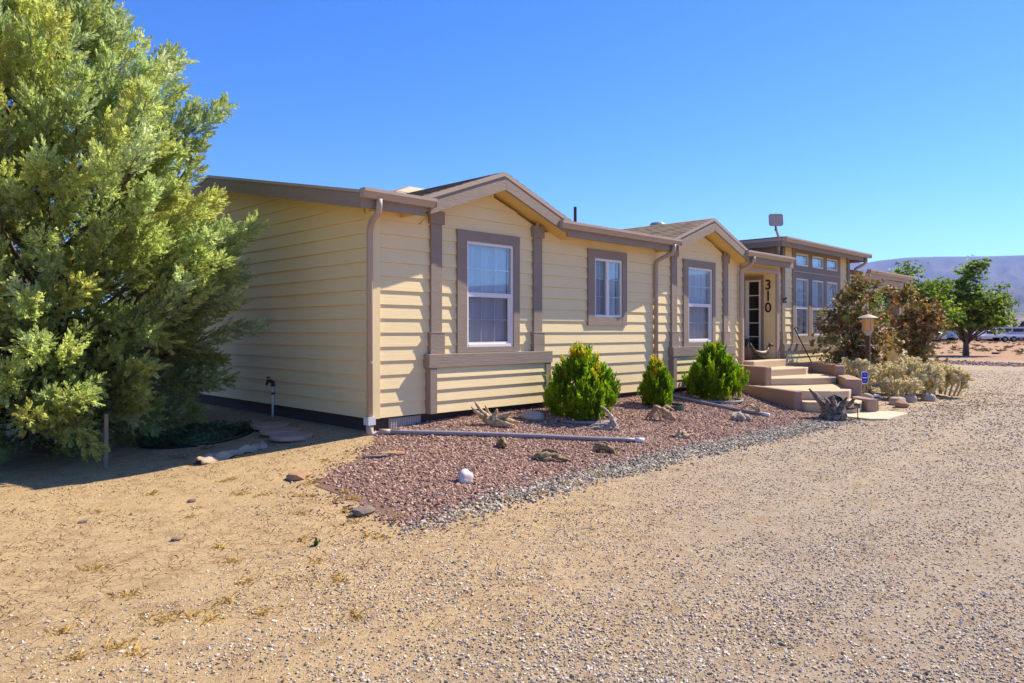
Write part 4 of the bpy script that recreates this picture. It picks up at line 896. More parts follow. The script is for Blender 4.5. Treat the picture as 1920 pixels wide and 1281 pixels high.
wood_piece(3.58, -2.32, [[(-.08, 0, .02, .03), (0, .03, .01, .04), (.09, .02, .03, .035), (.2, -.02, .06, .01)], [(0, 0, .04, .03), (.0, 0, .10, .022), (.005, 0, .15, .008)], [(.03, -.02, .05, .05), (.12, -.03, .07, .03), (.2, -.04, .09, .01)], [(-.08, 0, .04, .02), (-.14, .0, .02, .008)]], 'small three-pronged driftwood alone in the open gravel', 'drift_tan')
wood_piece(5.78, -2.1, [[(-.12, 0, .08, .07), (-.02, 0, .09, .085), (.10, 0, .07, .07), (.19, .0, .05, .03)], [(.02, -.02, .1, .05), (.14, -.02, .09, .04)]], 'rounded pale log chunk beside the second pipe', 'drift_grey', -.03)
wood_piece(6.62, -1.95, [[(-.3, 0, .02, .015), (-.2, 0, .13, .018), (-.1, 0, .18, .02), (.02, 0, .12, .022), (.08, 0, .02, .015)], [(-.02, 0, .1, .02), (.05, .02, .16, .012), (.1, .02, .04, .03), (.15, .04, .02, .015)]], 'thin arching driftwood root behind the end of the second pipe', 'drift_tan')
# the upturned stump by the landing
sx0, sy0 = 7.62, -2.92; z0 = gz(sx0, sy0)
stm = [[(0, 0, -.05, .22), (.0, 0, .05, .20), (0, 0, .16, .17), (0, 0, .24, .15), (0, 0, .27, .09)]]
for a_, l_, h_ in ((185, .34, .52), (170, .25, .38), (10, .30, .36), (-15, .34, .30), (60, .24, .40), (110, .22, .42), (140, .2, .36), (-60, .26, .34), (-100, .24, .36), (-140, .26, .38), (35, .2, .33)):
    c_, s_ = math.cos(R(a_)), math.sin(R(a_)); stm.append([(c_*.07, s_*.07, .08, .10), (c_*.15, s_*.14, .23, .062), (c_*(l_*.95), s_*(l_*.8), h_*.86, .036), (c_*l_*1.22, s_*l_, h_*1.03, .014)])
for a_ in (200, 260, 320, 30): c_, s_ = math.cos(R(a_)), math.sin(R(a_)); stm.append([(c_*.1, s_*.1, .1, .09), (c_*.19, s_*.17, .0, .06), (c_*.25, s_*.22, -.05, .03)])
stm.append([(.1, .05, .2, .03), (.27, .08, .2, .02), (.36, .1, .22, .008)])
o = wood_piece(sx0, sy0, stm, 'big grey upturned tree stump with stubby roots before the steps', 'stump', 0, 'tree_stump'); o['category'] = 'stump'; del o['group']

# ------------------------------------------------------------------ rocks and stones
def rock(x, y, sx_, sy_, sz_, mat, label, name='rock', cat='rock', rot=0, flatb=False, group=None, sink=.25, seed=None):
    bm = bmesh.new(); bmesh.ops.create_icosphere(bm, subdivisions=3 if not flatb else 2, radius=1)
    rr = random.Random(seed if seed is not None else int(x*1000+y*100)); ph = [rr.uniform(0, 6) for _ in range(6)]
    for v in bm.verts:
        c = v.co; f = 1+.10*math.sin(3*c.x+ph[0])+.08*math.sin(4*c.y+ph[1])+.07*math.sin(5*c.z+2*c.x+ph[2])+(.14 if flatb else .02)*rr.uniform(-1, 1); v.co = c*f
        if flatb: v.co.z = max(-.6, min(.6, v.co.z))
        v.co.x *= sx_; v.co.y *= sy_; v.co.z *= sz_
    me = bpy.data.meshes.new(name); bm.to_mesh(me); bm.free(); me.materials.append(M[mat])
    if not flatb: me.polygons.foreach_set('use_smooth', [True]*len(me.polygons))
    o = bpy.data.objects.new(name, me); COL.objects.link(o); o.location = (x, y, gz(x, y)+sz_*(1-sink*2)); o.rotation_euler = (0, 0, rot); return tag(o, label, cat, group)
rock(-.47, -2.33, .09, .08, .085, 'white_rock', 'white egg-shaped rock sitting alone near the front edge of red gravel', rot=.6)
rock(2.42, -.58, .17, .12, .09, 'river_rock', 'brown rounded boulder between the spiky driftwood and largest shrub', rot=-.7)
rock(-1.63, -1.1, .13, .10, .05, 'sandstone', 'tilted rust-coloured flat stone at the left tip of red gravel', flatb=True, rot=.4)
rock(-.43, -1.0, .14, .09, .035, 'sandstone', 'flat red sandstone slab at the upper left edge of the gravel', flatb=True, rot=-.6)
rock(-.62, -1.0, .13, .06, .03, 'dark_stone', 'dark flat stone beside the red sandstone slab', flatb=True, rot=-.5)
rock(-1.85, -2.58, .11, .07, .055, 'dark_stone', 'brown angular stone at the front left corner of the bed', flatb=True, rot=.2)
for x, y, s, lb in ((-3.6, -1.15, .025, 'small dark pebble standing in the dirt nearest the juniper shadow'), (-3.25, -2.2, .03, 'flat grey pebble in the dirt left of the bed'), (-2.7, -1.1, .03, 'dark chip of stone in the middle of bare dirt')):
    rock(x, y, s*1.3, s, s*.7, 'dark_stone', lb, flatb=True)
for x, y, s, mt, lb in ((11.15, -1.95, .10, 'river_rock', 'round tan rock left of the blue sign foot'), (11.3, -2.25, .12, 'river_rock', 'pale rock right under the blue sign'), (11.75, -2.3, .09, 'white_rock', 'white-flecked rock beside the lamp post foot'),
                        (11.1, -2.9, .15, 'river_rock', 'flat pale rock behind the right path light'), (10.7, -3.1, .13, 'sandstone', 'reddish rock at the corner of the landing slab'), (12.0, -2.9, .13, 'river_rock', 'grey rock half under the cactus'), (12.6, -3.1, .14, 'river_rock', 'long pale rock at the front foot of the cactus')):
    rock(x, y, s*1.2, s, s*.8, mt, lb, group='rocks edging the cactus bed')
for i, (x, y, lb) in enumerate(((-.72, .74, 'nearest round paver, its edge catching light'), (-.62, 1.22, 'second round paver from the front, along the end wall'), (-.50, 1.74, 'third round paver along the end wall'), (-.62, 2.35, 'fourth round paver along the end wall, partly behind the branch pile'), (-.75, 3.0, 'farthest round paver along the end wall'))):
    z0 = gz(x, y); o = MB().lathe([(.255, 0), (.27, .01), (.27, .05), (.262, .058), (.25, .06)], (x, y, z0-.0), 28).build('paver', M['pavers'], bevel=0); tag(o, lb, 'paver', 'round stepping pavers beside the end wall')
# crumpled canvas
def canvas():
    n1, n2 = 34, 12; V = []
    a = Vector((-2.05, .42, 0)); b = Vector((-1.15, .62, 0)); d = (b-a); q = Vector((-.22, .98, 0))
    for i in range(n1):
        for j in range(n2):
            u_, v_ = i/(n1-1), j/(n2-1); p_ = a+d*u_+q*(v_-.5)*(.17+.05*math.sin(5.1*u_+.3)+.02*math.sin(19*u_))+q*.03*math.sin(6*u_)
            h = .075*math.sin(math.pi*min(1, max(0, v_)))*(.6+.3*math.sin(9*u_+.6)**2+.25*math.sin(17*u_+5*v_))+.012*math.sin(31*u_+11*v_)+.012*math.sin(14*v_-9*u_)+.012
            V.append((p_.x, p_.y, gz(p_.x, p_.y)+h))
    F_ = [(i*n2+j, (i+1)*n2+j, (i+1)*n2+j+1, i*n2+j+1) for i in range(n1-1) for j in range(n2-1)]
    o = np_mesh('canvas_sheet', V, F_, M['cloth'], smooth=True); m_ = o.modifiers.new('solid', 'SOLIDIFY'); m_.thickness = .008
    tag(o, 'crumpled beige canvas lying along the shadow edge on the dirt', 'cloth')
canvas()
# pile of cut branches with a black hose in front
pile = empty('branch_pile', (-1.1, 2.2, gz(-1.1, 2.2)), 'flat pile of dark cut juniper branches between juniper and pavers', 'branch pile')
n = 1100; a = RNG.uniform(0, 6.28, n); q = np.sqrt(RNG.uniform(0, 1, n)); X = -1.35+.62*q*np.cos(a)+.0; Y = 2.15+.62*q*np.sin(a); Z = ground(X, Y)+RNG.uniform(0, .14, n)*(1-q*.8)
D_ = np.stack([np.cos(a*3), np.sin(a*3), RNG.uniform(0, .6, n)], -1); s = RNG.uniform(.1, .2, n)
multi(JT, np.stack([X, Y, Z], -1), D_, np.stack([s]*3, -1), np.array([(.15, .20, .10)])*RNG.uniform(.6, 1.5, (n, 1)), 'sprig', M['leaf'], pile)
pile.children[0]['kind'] = 'stuff'
pts = [(-1.35+.72*math.cos(R(t_)), 2.15+.72*math.sin(R(t_)), gz(-1.35+.72*math.cos(R(t_)), 2.15+.72*math.sin(R(t_)))+.014) for t_ in range(160, 345, 8)]
tag(MB().tube(pts, .013, 6).build('garden_hose', M['black'], smooth=True), 'black hose curving round the front of the cut branches', 'hose')

# dry grass tufts on the dirt
def tufts(name, centres, label, blade=.06, nbl=34, col=(.50, .34, .10), sp=.06):
    V, F_, C_ = [], [], []
    for (x, y) in centres:
        for i in range(nbl):
            r_ = abs(random.gauss(0, sp)); a = random.uniform(0, 6.28); bx_, by_ = x+r_*math.cos(a), y+r_*math.sin(a); bz = gz(bx_, by_); a2 = random.uniform(0, 6.28); L = blade*random.uniform(.4, 1.2)
            dx_, dy_, dz_ = math.cos(a2)*L*.8, math.sin(a2)*L*.8, L*random.uniform(.1, .6); w = .0035; n0 = len(V)
            V += [(bx_-w*math.sin(a2), by_+w*math.cos(a2), bz), (bx_+w*math.sin(a2), by_-w*math.cos(a2), bz), (bx_+dx_, by_+dy_, bz+dz_), (bx_+dx_*.5, by_+dy_*.5, bz+dz_*.9)]; F_.append((n0, n0+1, n0+2, n0+3)); f = random.uniform(.7, 1.3); C_ += [(col[0]*f, col[1]*f, col[2]*f)]*4
    np_mesh(name, V, F_, M['cactus'], col=np.array(C_), kind='stuff', label=label)
cen = [(-4.6, -3.3), (-4.3, -3.5), (-3.9, -3.2), (-4.35, -3.9), (-4.15, -4.05), (-3.7, -3.9), (-3.35, -3.5), (-3.2, -3.0), (-2.6, -2.9), (-2.2, -2.2), (-1.95, -2.45), (-1.8, -2.1), (-2.05, -2.75), (-1.7, -2.9), (-1.6, -1.9), (-1.95, -1.7), (-.6, -3.1), (.3, -3.05), (-.2, -3.15), (.9, -3.0), (-2.9, -1.6), (-2.3, -1.2), (-3.4, -.9), (-1.5, .35), (-2.9, -3.9), (-3.1, -2.6), (-2.2, -.6), (-1.1, -.7)]
cen += [(random.uniform(-5, -1.6), random.uniform(-4.5, -.3)) for _ in range(22)]
tufts('dry_grass', cen, 'flattened ochre dry grass tufts on the bare dirt')
tufts('dry_twigs', [(random.uniform(-5.2, -.8), random.uniform(-3.9, .3)) for _ in range(260)], 'scattered brown twigs and needles on the bare dirt', .045, 9, (.27, .17, .08), .12)
tufts('dead_tuft', [(-1.6, 1.25), (-2.0, 1.0), (-2.05, 1.05)], 'pale dead grass tufts in the shade by the branches', .09, 90, (.40, .29, .16), .05)
wd = empty('green_weed', (-2.6, -3.1, gz(-2.6, -3.1)), 'single tiny green weed on the open dirt below the bed', 'weed')
P_ = np.array([(-2.6, -3.1, gz(-2.6, -3.1))]*7)+RNG.normal(0, .008, (7, 3)); multi([spray_template(6, .6, .5, .12, .5, 40)], P_, np.array([(RNG.normal()*.4, RNG.normal()*.4, 1) for _ in range(7)]), np.full((7, 3), .055), np.tile((.05, .10, .03), (7, 1)), 'leaves', M['leaf'], wd)

# ------------------------------------------------------------------ lamp, sign, path lights
lx, ly = 12.45, -1.88; lz = gz(lx, ly)
lp = empty('lamp_post', (lx, ly, lz), 'brown lamp post with amber lantern beside the cactus and steps', 'lamp post')
MB().box(lx-.05, lx+.05, ly-.05, ly+.05, lz-.1, 1.15).build('post', M['dark_metal'], lp, bevel=.006)
MB().tube([(lx-.2, ly+.14, .92), (lx+.2, ly-.14, .92)], .009, 6).lathe([(.01, -.02), (.025, 0), (.01, .02)], (lx+.2, ly-.14, .92), 8).build('crossbar', M['vent'], lp)
MB().lathe([(.045, 1.13), (.06, 1.18), (.12, 1.255), (.13, 1.27)], (lx, ly, 0), 16).build('lantern_base', M['vent'], lp, smooth=False)
MB().lathe([(.115, 1.271), (.125, 1.40), (.125, 1.55)], (lx, ly, 0), 8).build('lantern_glass', M['amber'], lp)
cg = MB()
for i in range(4): a = R(45+90*i); cg.tube([(lx+.13*math.cos(a), ly+.13*math.sin(a), 1.27), (lx+.135*math.cos(a), ly+.135*math.sin(a), 1.56)], .009, 6)
cg.build('lantern_cage', M['vent'], lp)
MB().lathe([(.215, 1.558), (.225, 1.568), (.12, 1.615), (.03, 1.645), (.02, 1.66)], (lx, ly, 0), 16).build('lantern_cap', M['vent'], lp)
sgx, sgy = 11.45, -2.15; sz0 = gz(sgx, sgy)
sg = empty('yard_sign', (sgx, sgy, sz0), 'blue shield-shaped yard sign with white border by the lamp post', 'sign')
MB().tube([(sgx, sgy+.015, sz0-.1), (sgx, sgy+.015, .20)], .008, 6).build('stem', M['vent'], sg)
sh_ = [(-.05, .0), (.05, .0), (.075, .04), (.085, .10), (.072, .155), (.078, .2), (.078, .27), (.0, .285), (-.078, .27), (-.078, .2), (-.072, .155), (-.085, .10), (-.075, .04)]
def plate(s, off, th, mat, nm, pts=sh_, c=(0, .14)):
    ns = Vector((-.62, -.785, 0)); us = Vector((.785, -.62, 0)); A_ = []; B_ = []
    for u_, w_ in pts:
        u2, w2 = c[0]+(u_-c[0])*s, c[1]+(w_-c[1])*s; p_ = Vector((sgx, sgy, .09+w2))+us*u2
        A_.append(p_+ns*off); B_.append(p_+ns*(off-th))
    b = MB(); n = len(A_); b.add(A_+B_, [tuple(range(n)), tuple(range(2*n-1, n-1, -1))]+[(i, i+n, (i+1) % n+n, (i+1) % n) for i in range(n)]); return b.build(nm, M[mat], sg)
plate(1, 0, .006, 'vinyl', 'border'); plate(.84, .003, .002, 'blue_sign', 'face')
for z_, h_, w_, mt in ((.13, .022, .1, 'vinyl'), (.20, .01, .07, 'sign_print'), (.215, .008, .05, 'sign_print'), (.075, .01, .07, 'sign_print'), (.055, .006, .05, 'sign_print')):
    plate(1, .005, .001, mt, 'print_line', [(-w_/2, z_), (w_/2, z_), (w_/2, z_+h_), (-w_/2, z_+h_)], (0, 0))
def path_light(x, y, lb):
    z0 = gz(x, y); e = empty('path_light', (x, y, z0), lb, 'path light', 'solar path lights by the landing slab')
    MB().tube([(x, y, z0-.05), (x, y, z0+.2)], .009, 6).build('stake', M['black'], e)
    MB().box(x-.033, x+.033, y-.033, y+.033, z0+.2, z0+.255).build('lens', M['grey_metal'], e)
    MB().hexa([(x-.055, y-.055, z0+.255), (x+.055, y-.055, z0+.255), (x+.055, y+.055, z0+.255), (x-.055, y+.055, z0+.255), (x-.045, y-.045, z0+.275), (x+.045, y-.045, z0+.275), (x+.045, y+.045, z0+.275), (x-.045, y+.045, z0+.275)]).build('cap', M['black'], e)
    cgz = MB()
    for sx_ in (-1, 1):
        for sy_ in (-1, 1): cgz.box(x+sx_*.042-.004, x+sx_*.042+.004, y+sy_*.042-.004, y+sy_*.042+.004, z0+.195, z0+.256)
    cgz.build('cage', M['black'], e)
path_light(8.02, -3.19, 'black solar path light right of the stump, nearer one')
path_light(9.58, -3.02, 'black solar path light at the corner wall of the steps, farther one')

# entry things: pot with agave, bird sculpture, leaning pole, dark pot
pt = empty('agave_pot', (10.75, .3, .58), 'brown clay pot with small agave in the shaded entry', 'potted plant')
MB().lathe([(.12, 0), (.16, .12), (.18, .26), (.19, .30), (.17, .30), (.16, .27)], (10.75, .3, .58), 16).build('pot', M['pot'], pt, smooth=False)
bl = MB()
for i in range(16):
    a = i*2.4; t_ = .3+.5*(i % 4)/4; L = .26; c_, s_ = math.cos(a), math.sin(a); p0 = Vector((10.75, .3, .86)); p1 = p0+Vector((c_*L*.5*t_, s_*L*.5*t_, L*.6)); p2 = p0+Vector((c_*L*t_*1.4, s_*L*t_*1.4, L*.95)); q = Vector((-s_, c_, 0))*.022
    bl.add([p0-q, p0+q, p1+q*1.3, p1-q*1.3, p2], [(0, 1, 2, 3), (3, 2, 4)])
bl.build('agave', M['green_plastic'], pt)
bd = empty('bird_sculpture', (11.1, .05, .58), 'dark metal roadrunner sculpture with raised tail at the entry edge', 'sculpture')
bx0 = Vector((11.05, .02, .58)); uu = Vector((.97, -.26, 0))
def bp(a, h): return tuple(bx0+uu*a+Vector((0, 0, h)))
MB().tube([bp(-.42, .40), bp(-.36, .30), bp(-.26, .19), bp(-.1, .13), (bp(.04, .13)), bp(.16, .20), bp(.24, .32)], [.012, .03, .05, .085, .085, .05, .028], 10).build('body', M['dark_metal'], bd, smooth=True)
MB().tube([bp(.22, .30), bp(.27, .35), bp(.33, .345), bp(.44, .31)], [.03, .042, .026, .004], 8).tube([bp(.25, .37), bp(.20, .42)], [.015, .004], 6).build('head', M['dark_metal'], bd, smooth=True)
for a in (-.04, .03): MB().tube([bp(a, .1), bp(a+.02, .0)], .008, 6).build('leg', M['dark_metal'], bd)
pl = empty('garden_pole', (12.95, -.55, 0), 'black pole leaning against the sill right of the entry', 'pole')
MB().tube([(12.98, -.62, -.05), (12.42, -.155, 1.33)], .014, 8).build('shaft', M['black'], pl); MB().tube([(12.40, -.155, 1.33), (12.5, -.19, 1.36), (12.56, -.18, 1.30)], .012, 6).build('handle', M['black'], pl)
dp = empty('dark_planter', (13.1, -.75, 0), 'dark metal planter pot behind the right step wall', 'planter')
MB().lathe([(.12, 0), (.2, .2), (.18, .42), (.12, .5), (.14, .53)], (13.1, -.75, gz(13.1, -.75)), 14).build('pot', M['black'], dp); MB().tube([(12.95, -.8, .5), (13.1, -.8, .68), (13.25, -.75, .5)], .012, 6).build('handle', M['grey_metal'], dp)

# ------------------------------------------------------------------ shrubs, yucca, cactus at the right
def rosette(n, L, w, seed, up=.5):
    r_ = np.random.default_rng(seed); V = []
    for i in range(n):
        a = i*2.4+r_.normal(0, .2); e = up*r_.uniform(.3, 1.6); d = np.array([math.cos(a), math.sin(a), e]); V += diamond(np.array([0, 0, .05*i/n]), d, L*r_.uniform(.7, 1.1), w*r_.uniform(.8, 1.2), np.array([r_.normal()*.4, r_.normal()*.4, 1.]))
    V = np.array(V); return V, np.arange(len(V)).reshape(-1, 4)
ROS = [rosette(9, 1, .26, s) for s in range(4)]
def leafy(x, y, z0, name, label, cat, lobes, ncl, per, size, palette, trunkpts, mat='leaf', group=None, branches=True, seed=0, bark='bark'):
    e = empty(name, (x, y, z0), label, cat, group); Ps, Ds, Cs = [], [], []
    tb = MB()
    for tp, tr in trunkpts: tb.tube([(x+a, y+b, z0+c) for a, b, c in tp], tr, 8, rough=.08)
    lobes = np.array(lobes, float); wt = lobes[:, 3]**2; wt /= wt.sum()
    for i in range(ncl):
        l = lobes[RNG.choice(len(lobes), p=wt)]; v = unit(1)[0]; q = RNG.uniform(.15, 1)**.45
        c = np.array([x+l[0], y+l[1], z0+l[2]])+v*q*np.array([l[3], l[3], l[4]])*(1+.15*RNG.normal())
        base = np.array(palette[RNG.integers(0, len(palette))])*RNG.uniform(.75, 1.25)
        sp = size*RNG.uniform(1.2, 2.4); P_ = c+RNG.normal(0, 1, (per, 3))*np.array([sp, sp, sp*.6]); Ps.append(P_); Ds.append(v*.5+np.array([0, 0, .7])+RNG.normal(0, .5, (per, 3)))
        Cs.append(base*RNG.uniform(.75, 1.3, (per, 1)))
        if branches and i % 5 == 0:
            s0 = np.array([x, y, z0+max(.1, (c[2]-z0)*.35)]); m_ = (s0+c)/2+RNG.normal(0, .08, 3)*size*4; tb.tube([tuple(s0), tuple(m_), tuple(c)], [size*.32, size*.2, size*.07], 5)
    tb.build('trunk', M[bark], e, smooth=True); P_ = np.concatenate(Ps); D_ = np.concatenate(Ds); s = RNG.uniform(.7, 1.3, len(P_))*size
    multi(ROS, P_, D_, np.stack([s, s, s], -1), np.clip(np.concatenate(Cs), 0, .6), 'crown', M[mat], e); return e
BR = [(.27, .21, .075), (.33, .25, .09), (.19, .165, .06), (.20, .22, .07), (.45, .33, .14), (.38, .21, .10)]
def stems(n, h, sp): return [([(0, 0, -.1), (random.uniform(-sp, sp)*.3, random.uniform(-sp, sp)*.3, h*.4), (random.uniform(-sp, sp), random.uniform(-sp, sp), h*.9)], [.03, .02, .008]) for _ in range(n)]
leafy(13.7, -1.25, gz(13.7, -1.25), 'bronze_shrub', 'tall bronze-leaved shrub behind the lamp post against the third bay', 'shrub', [(0, 0, 1.1, .6, .5), (.1, .1, 1.9, .45, .45), (-.45, .25, 1.75, .42, .36), (.3, 0, 2.4, .34, .35), (.45, -.3, 1.4, .4, .4), (.0, 0, .65, .7, .4), (-.65, .4, 1.4, .4, .32), (.1, .1, 2.3, .3, .3)], 200, 9, .08, BR, stems(7, 2.3, .5), 'leaf_gloss', seed=1)
leafy(16.3, -1.85, gz(16.3, -1.85), 'bronze_shrub', 'bronze-leaved shrub standing at the right end of the porch', 'shrub', [(0, 0, 1.6, .5, .45), (.1, -.1, 2.1, .35, .3), (-.3, .25, 2.35, .35, .3), (0, 0, 1.0, .45, .4), (.35, -.35, 1.65, .3, .28), (.1, -.1, .4, .3, .2), (-.35, .3, 1.5, .35, .35), (.3, -.3, .6, .25, .2)], 150, 9, .08, BR+[(.24, .11, .04)], stems(7, 2.2, .6), 'leaf_gloss', seed=2)
leafy(13.25, -.72, gz(13.3, -.7), 'bronze_sapling', 'low bronze-leaved sapling in front of the third bay skirt', 'shrub', [(0, 0, .6, .22, .2), (.3, 0, .5, .2, .2), (.5, -.1, .75, .2, .2)], 18, 8, .06, BR, stems(3, .6, .2), 'leaf_gloss')
def blades(x, y, n, h, label, name, w=.03, sp=.25, colr=(.075, .11, .055)):
    z0 = gz(x, y); e = empty(name, (x, y, z0), label, 'yucca'); V, F_, C_ = [], [], []
    for i in range(n):
        a = RNG.uniform(0, 6.28); t_ = RNG.uniform(.05, 1)**1.4*sp*2; bx_ = x+RNG.normal()*sp*.25; by_ = y+RNG.normal()*sp*.25; L = h*RNG.uniform(.55, 1); d = Vector((math.cos(a)*t_, math.sin(a)*t_, 1)).normalized(); q = Vector((-math.sin(a), math.cos(a), 0))
        n0 = len(V); b0 = Vector((bx_, by_, z0))
        for f, ww in ((0, .7), (.35, 1), (.75, .7), (1, .05)):
            c = b0+d*L*f+Vector((math.cos(a), math.sin(a), 0))*(.06*f*f)
            V += [tuple(c-q*w*ww/2+Vector((0, 0, .0))), tuple(c+d.cross(q)*w*.15), tuple(c+q*w*ww/2)]
        for k_ in range(3):
            o_ = n0+k_*3; F_ += [(o_, o_+1, o_+4, o_+3), (o_+1, o_+2, o_+5, o_+4)]
        f = RNG.uniform(.7, 1.4); C_ += [tuple(np.array(colr)*f)]*12
    np_mesh('blade_cluster', V, F_, M['leaf_gloss'], e, col=np.array(C_), kind='stuff')
blades(12.55, -1.25, 46, .95, 'upright green yucca blades left of the lamp post', 'yucca_plant', .035, .16)
blades(12.15, -.95, 26, .55, 'small spreading yucca behind the right step wall', 'yucca_plant', .022, .4)
blades(14.2, -1.9, 20, .7, 'thin green blades between lamp post and cactus', 'yucca_plant', .02, .3, (.12, .15, .08))
def cholla(x, y, rad, h, n, label):
    z0 = gz(x, y); e = empty('cholla_cactus', (x, y, z0), label, 'cactus', 'pale spiny cactus clumps right of the steps'); Ps, Ds, Ss, Cs = [], [], [], []; tb = MB()
    def grow(p, d, L, r_, lv):
        q = p+d*L; col = np.array([(.80, .72, .44), (.86, .80, .58), (.70, .60, .32)][random.randrange(3)])
        nseg = 6; f = RNG.uniform(0, 1, nseg*3); a = RNG.uniform(0, 6.28, nseg*3); off = unit(nseg*3); off -= (off@d)[:, None]*d; off /= np.linalg.norm(off, axis=1, keepdims=True)
        Ps.append(p+d*(f*L)[:, None]+off*r_*.6); Ds.append(off+d*.6); s = np.full(nseg*3, .035)*RNG.uniform(.8, 1.4, nseg*3); Ss.append(np.stack([s, s, s], -1)); Cs.append(col*RNG.uniform(.8, 1.2, (nseg*3, 1)))
        tb.tube([tuple(p), tuple((p+q)/2), tuple(q)], [r_*.8, r_, r_*.75], 6)
        if lv > 0:
            for _ in range(random.choice([2, 2, 3])):
                d2 = d*.7+unit(1)[0]*.75+np.array([0, 0, .25]); c_ = q-np.array([x, y, z0]); d2 += c_*np.array([.25, .25, 0])/rad; d2 /= np.linalg.norm(d2)
                if q[2]+d2[2]*.1 < z0+.04 or (math.hypot(c_[0], c_[1]) > rad*1.05) or c_[2] > h: continue
                grow(q, d2, random.uniform(.08, .15), r_*.92, lv-1)
    for i in range(n):
        a = random.uniform(0, 6.28); q = rad*math.sqrt(random.random())*.8; b0 = np.array([x+q*math.cos(a), y+q*math.sin(a), z0]); b0[2] = gz(b0[0], b0[1])+random.uniform(0, .25)*h*(1-q/rad); d = np.array([math.cos(a)*q/rad*.7, math.sin(a)*q/rad*.7, 1.]); d /= np.linalg.norm(d); grow(b0, d, random.uniform(.15, .3)*h/.7, .026, 4)
    np_ = MB(); tbm = tb.build('stem', M['cactus_skin'], e, smooth=True)
    P_, D_, S_, C_ = map(np.concatenate, (Ps, Ds, Ss, Cs)); SP = [rosette(4, 1, .10, 60+s, 1.0) for s in range(3)]
    o = multi(SP, P_, D_, S_, C_, 'spines', M['cactus'], e); o['kind'] = 'stuff'
M['cactus_skin'] = painted('cactus_skin', (.55, .47, .24), .3, .9, (60, 60, 60), 1, 40)
cholla(13.1, -2.5, .66, 1.0, 26, 'large straw-coloured cholla clump right of the lamp post')
cholla(14.1, -2.95, .55, .7, 18, 'lower cholla clump at the right end of the cactus bed')
cholla(12.1, -1.75, .32, .75, 9, 'small cholla clump between yucca and lamp post')
cholla(12.3, -2.7, .35, .4, 9, 'low cholla clump in front of the lamp post foot')

# ------------------------------------------------------------------ trees beyond the driveway
GR = [(.18, .27, .04), (.27, .36, .05), (.11, .19, .03), (.34, .40, .06), (.15, .22, .045)]
def far_tree(x, y, lobes, ncl, size, label, trunkh, tr, pal=GR, group='green shade trees beyond the driveway'):
    z0 = gz(x, y); tp = [([(0, 0, -.2), (.03, 0, trunkh*.6), (0, .05, trunkh*1.1), (.1, 0, trunkh*2.2)], [tr*1.25, tr, tr*.85, tr*.4])]
    for a in (20, 100, 190, 280, 330): tp.append(([(0, 0, trunkh*.95), (math.cos(R(a))*.6, math.sin(R(a))*.6, trunkh*1.6), (math.cos(R(a))*1.5, math.sin(R(a))*1.5, trunkh*2.6)], [tr*.5, tr*.35, tr*.1]))
    return leafy(x, y, z0, 'shade_tree', label, 'tree', lobes, ncl, 11, size, pal, tp, 'leaf', group)
def L2(dx, dz, r_, rz=None, dd=0): return (U_.x*dx+V_.x*dd, U_.y*dx+V_.y*dd, dz, r_, rz or r_*.75)
far_tree(46.96, 3.82, [L2(-1.6, 4.2, .8), L2(-.9, 3.2, 1.0), L2(.2, 3.3, 1.2, 1.0, .5), L2(.1, 4.6, .8), L2(.75, 5.6, .45), L2(.35, 5.3, .5), L2(1.7, 3.4, 1.0), L2(2.4, 3.5, .6, .6), L2(-.2, 2.3, 1.4, .6), L2(1.4, 2.3, 1.2, .6), L2(-.9, 2.0, .6, .4), L2(2.2, 2.4, .6, .4), L2(2.5, 4.4, .3, .3), L2(0, 3.2, 1.1, 1, -.8)], 400, .15, 'spreading green tree with bare short trunk at the right, casting shade', 1.3, .16)
far_tree(36.9, 3.6, [L2(-1.2, 4.3, .6), L2(-.6, 4.9, .35), L2(-.4, 3.6, .9), L2(.5, 3.3, .8), L2(-1.6, 3.4, .8), L2(1.0, 3.9, .5), L2(0, 2.5, 1.1), L2(-1.2, 2.3, .9), L2(1.0, 2.4, .7)], 270, .125, 'second green tree seen behind the bronze shrub', 1.2, .16)
far_tree(31, 4.8, [L2(0, 3.7, .5, .35), L2(-.7, 3.1, .6), L2(.6, 2.9, .6), L2(0, 2.2, .9)], 110, .12, 'green treetop showing just above the far porch roof', 1.1, .12)
for i, (x, y, s, lb) in enumerate(((138, 12.5, 2.6, 'dark round bush beyond the vehicles at the right edge'), (140, 20, 2.2, 'dark bush beyond the vehicles behind the green tree'), (130, 29, 1.8, 'low bush far behind the porch end'), (136, 9.5, 2.6, 'dark bush farthest right beyond the field'))):
    leafy(x, y, gz(x, y), 'distant_bush', lb, 'bush', [(0, 0, s*.8, s, s*.8), (s*.8, s*.6, s*.6, s*.8, s*.6), (-s*.6, s, s*.7, s*.8, s*.6)], 90, 9, .32, [(.05, .07, .03), (.08, .09, .04), (.06, .065, .045)], [([(0, 0, -.2), (0, 0, s)], [.2, .1])], 'leaf', 'dark bushes along the far edge of the field')
xs = RNG.uniform(0, 1, 330); P0 = []
X = 48+130*RNG.uniform(0, 1, 1500); Y = X*RNG.uniform(-.25, .35, 1500)
s = RNG.uniform(.15, .5, 1500); cl = np.array([(.16, .12, .06), (.11, .10, .05), (.2, .14, .07)])[RNG.integers(0, 3, 1500)]
o = multi(ROS, np.stack([X, Y, ground(X, Y)+.05], -1), np.tile((0, 0, 1.), (1500, 1))+RNG.normal(0, .15, (1500, 3)), np.stack([s, s, s*.8], -1), cl, 'desert_scrub', M['cactus'], None); tag(o, 'low dry scrub dotted over the far field', None, None, 'stuff')
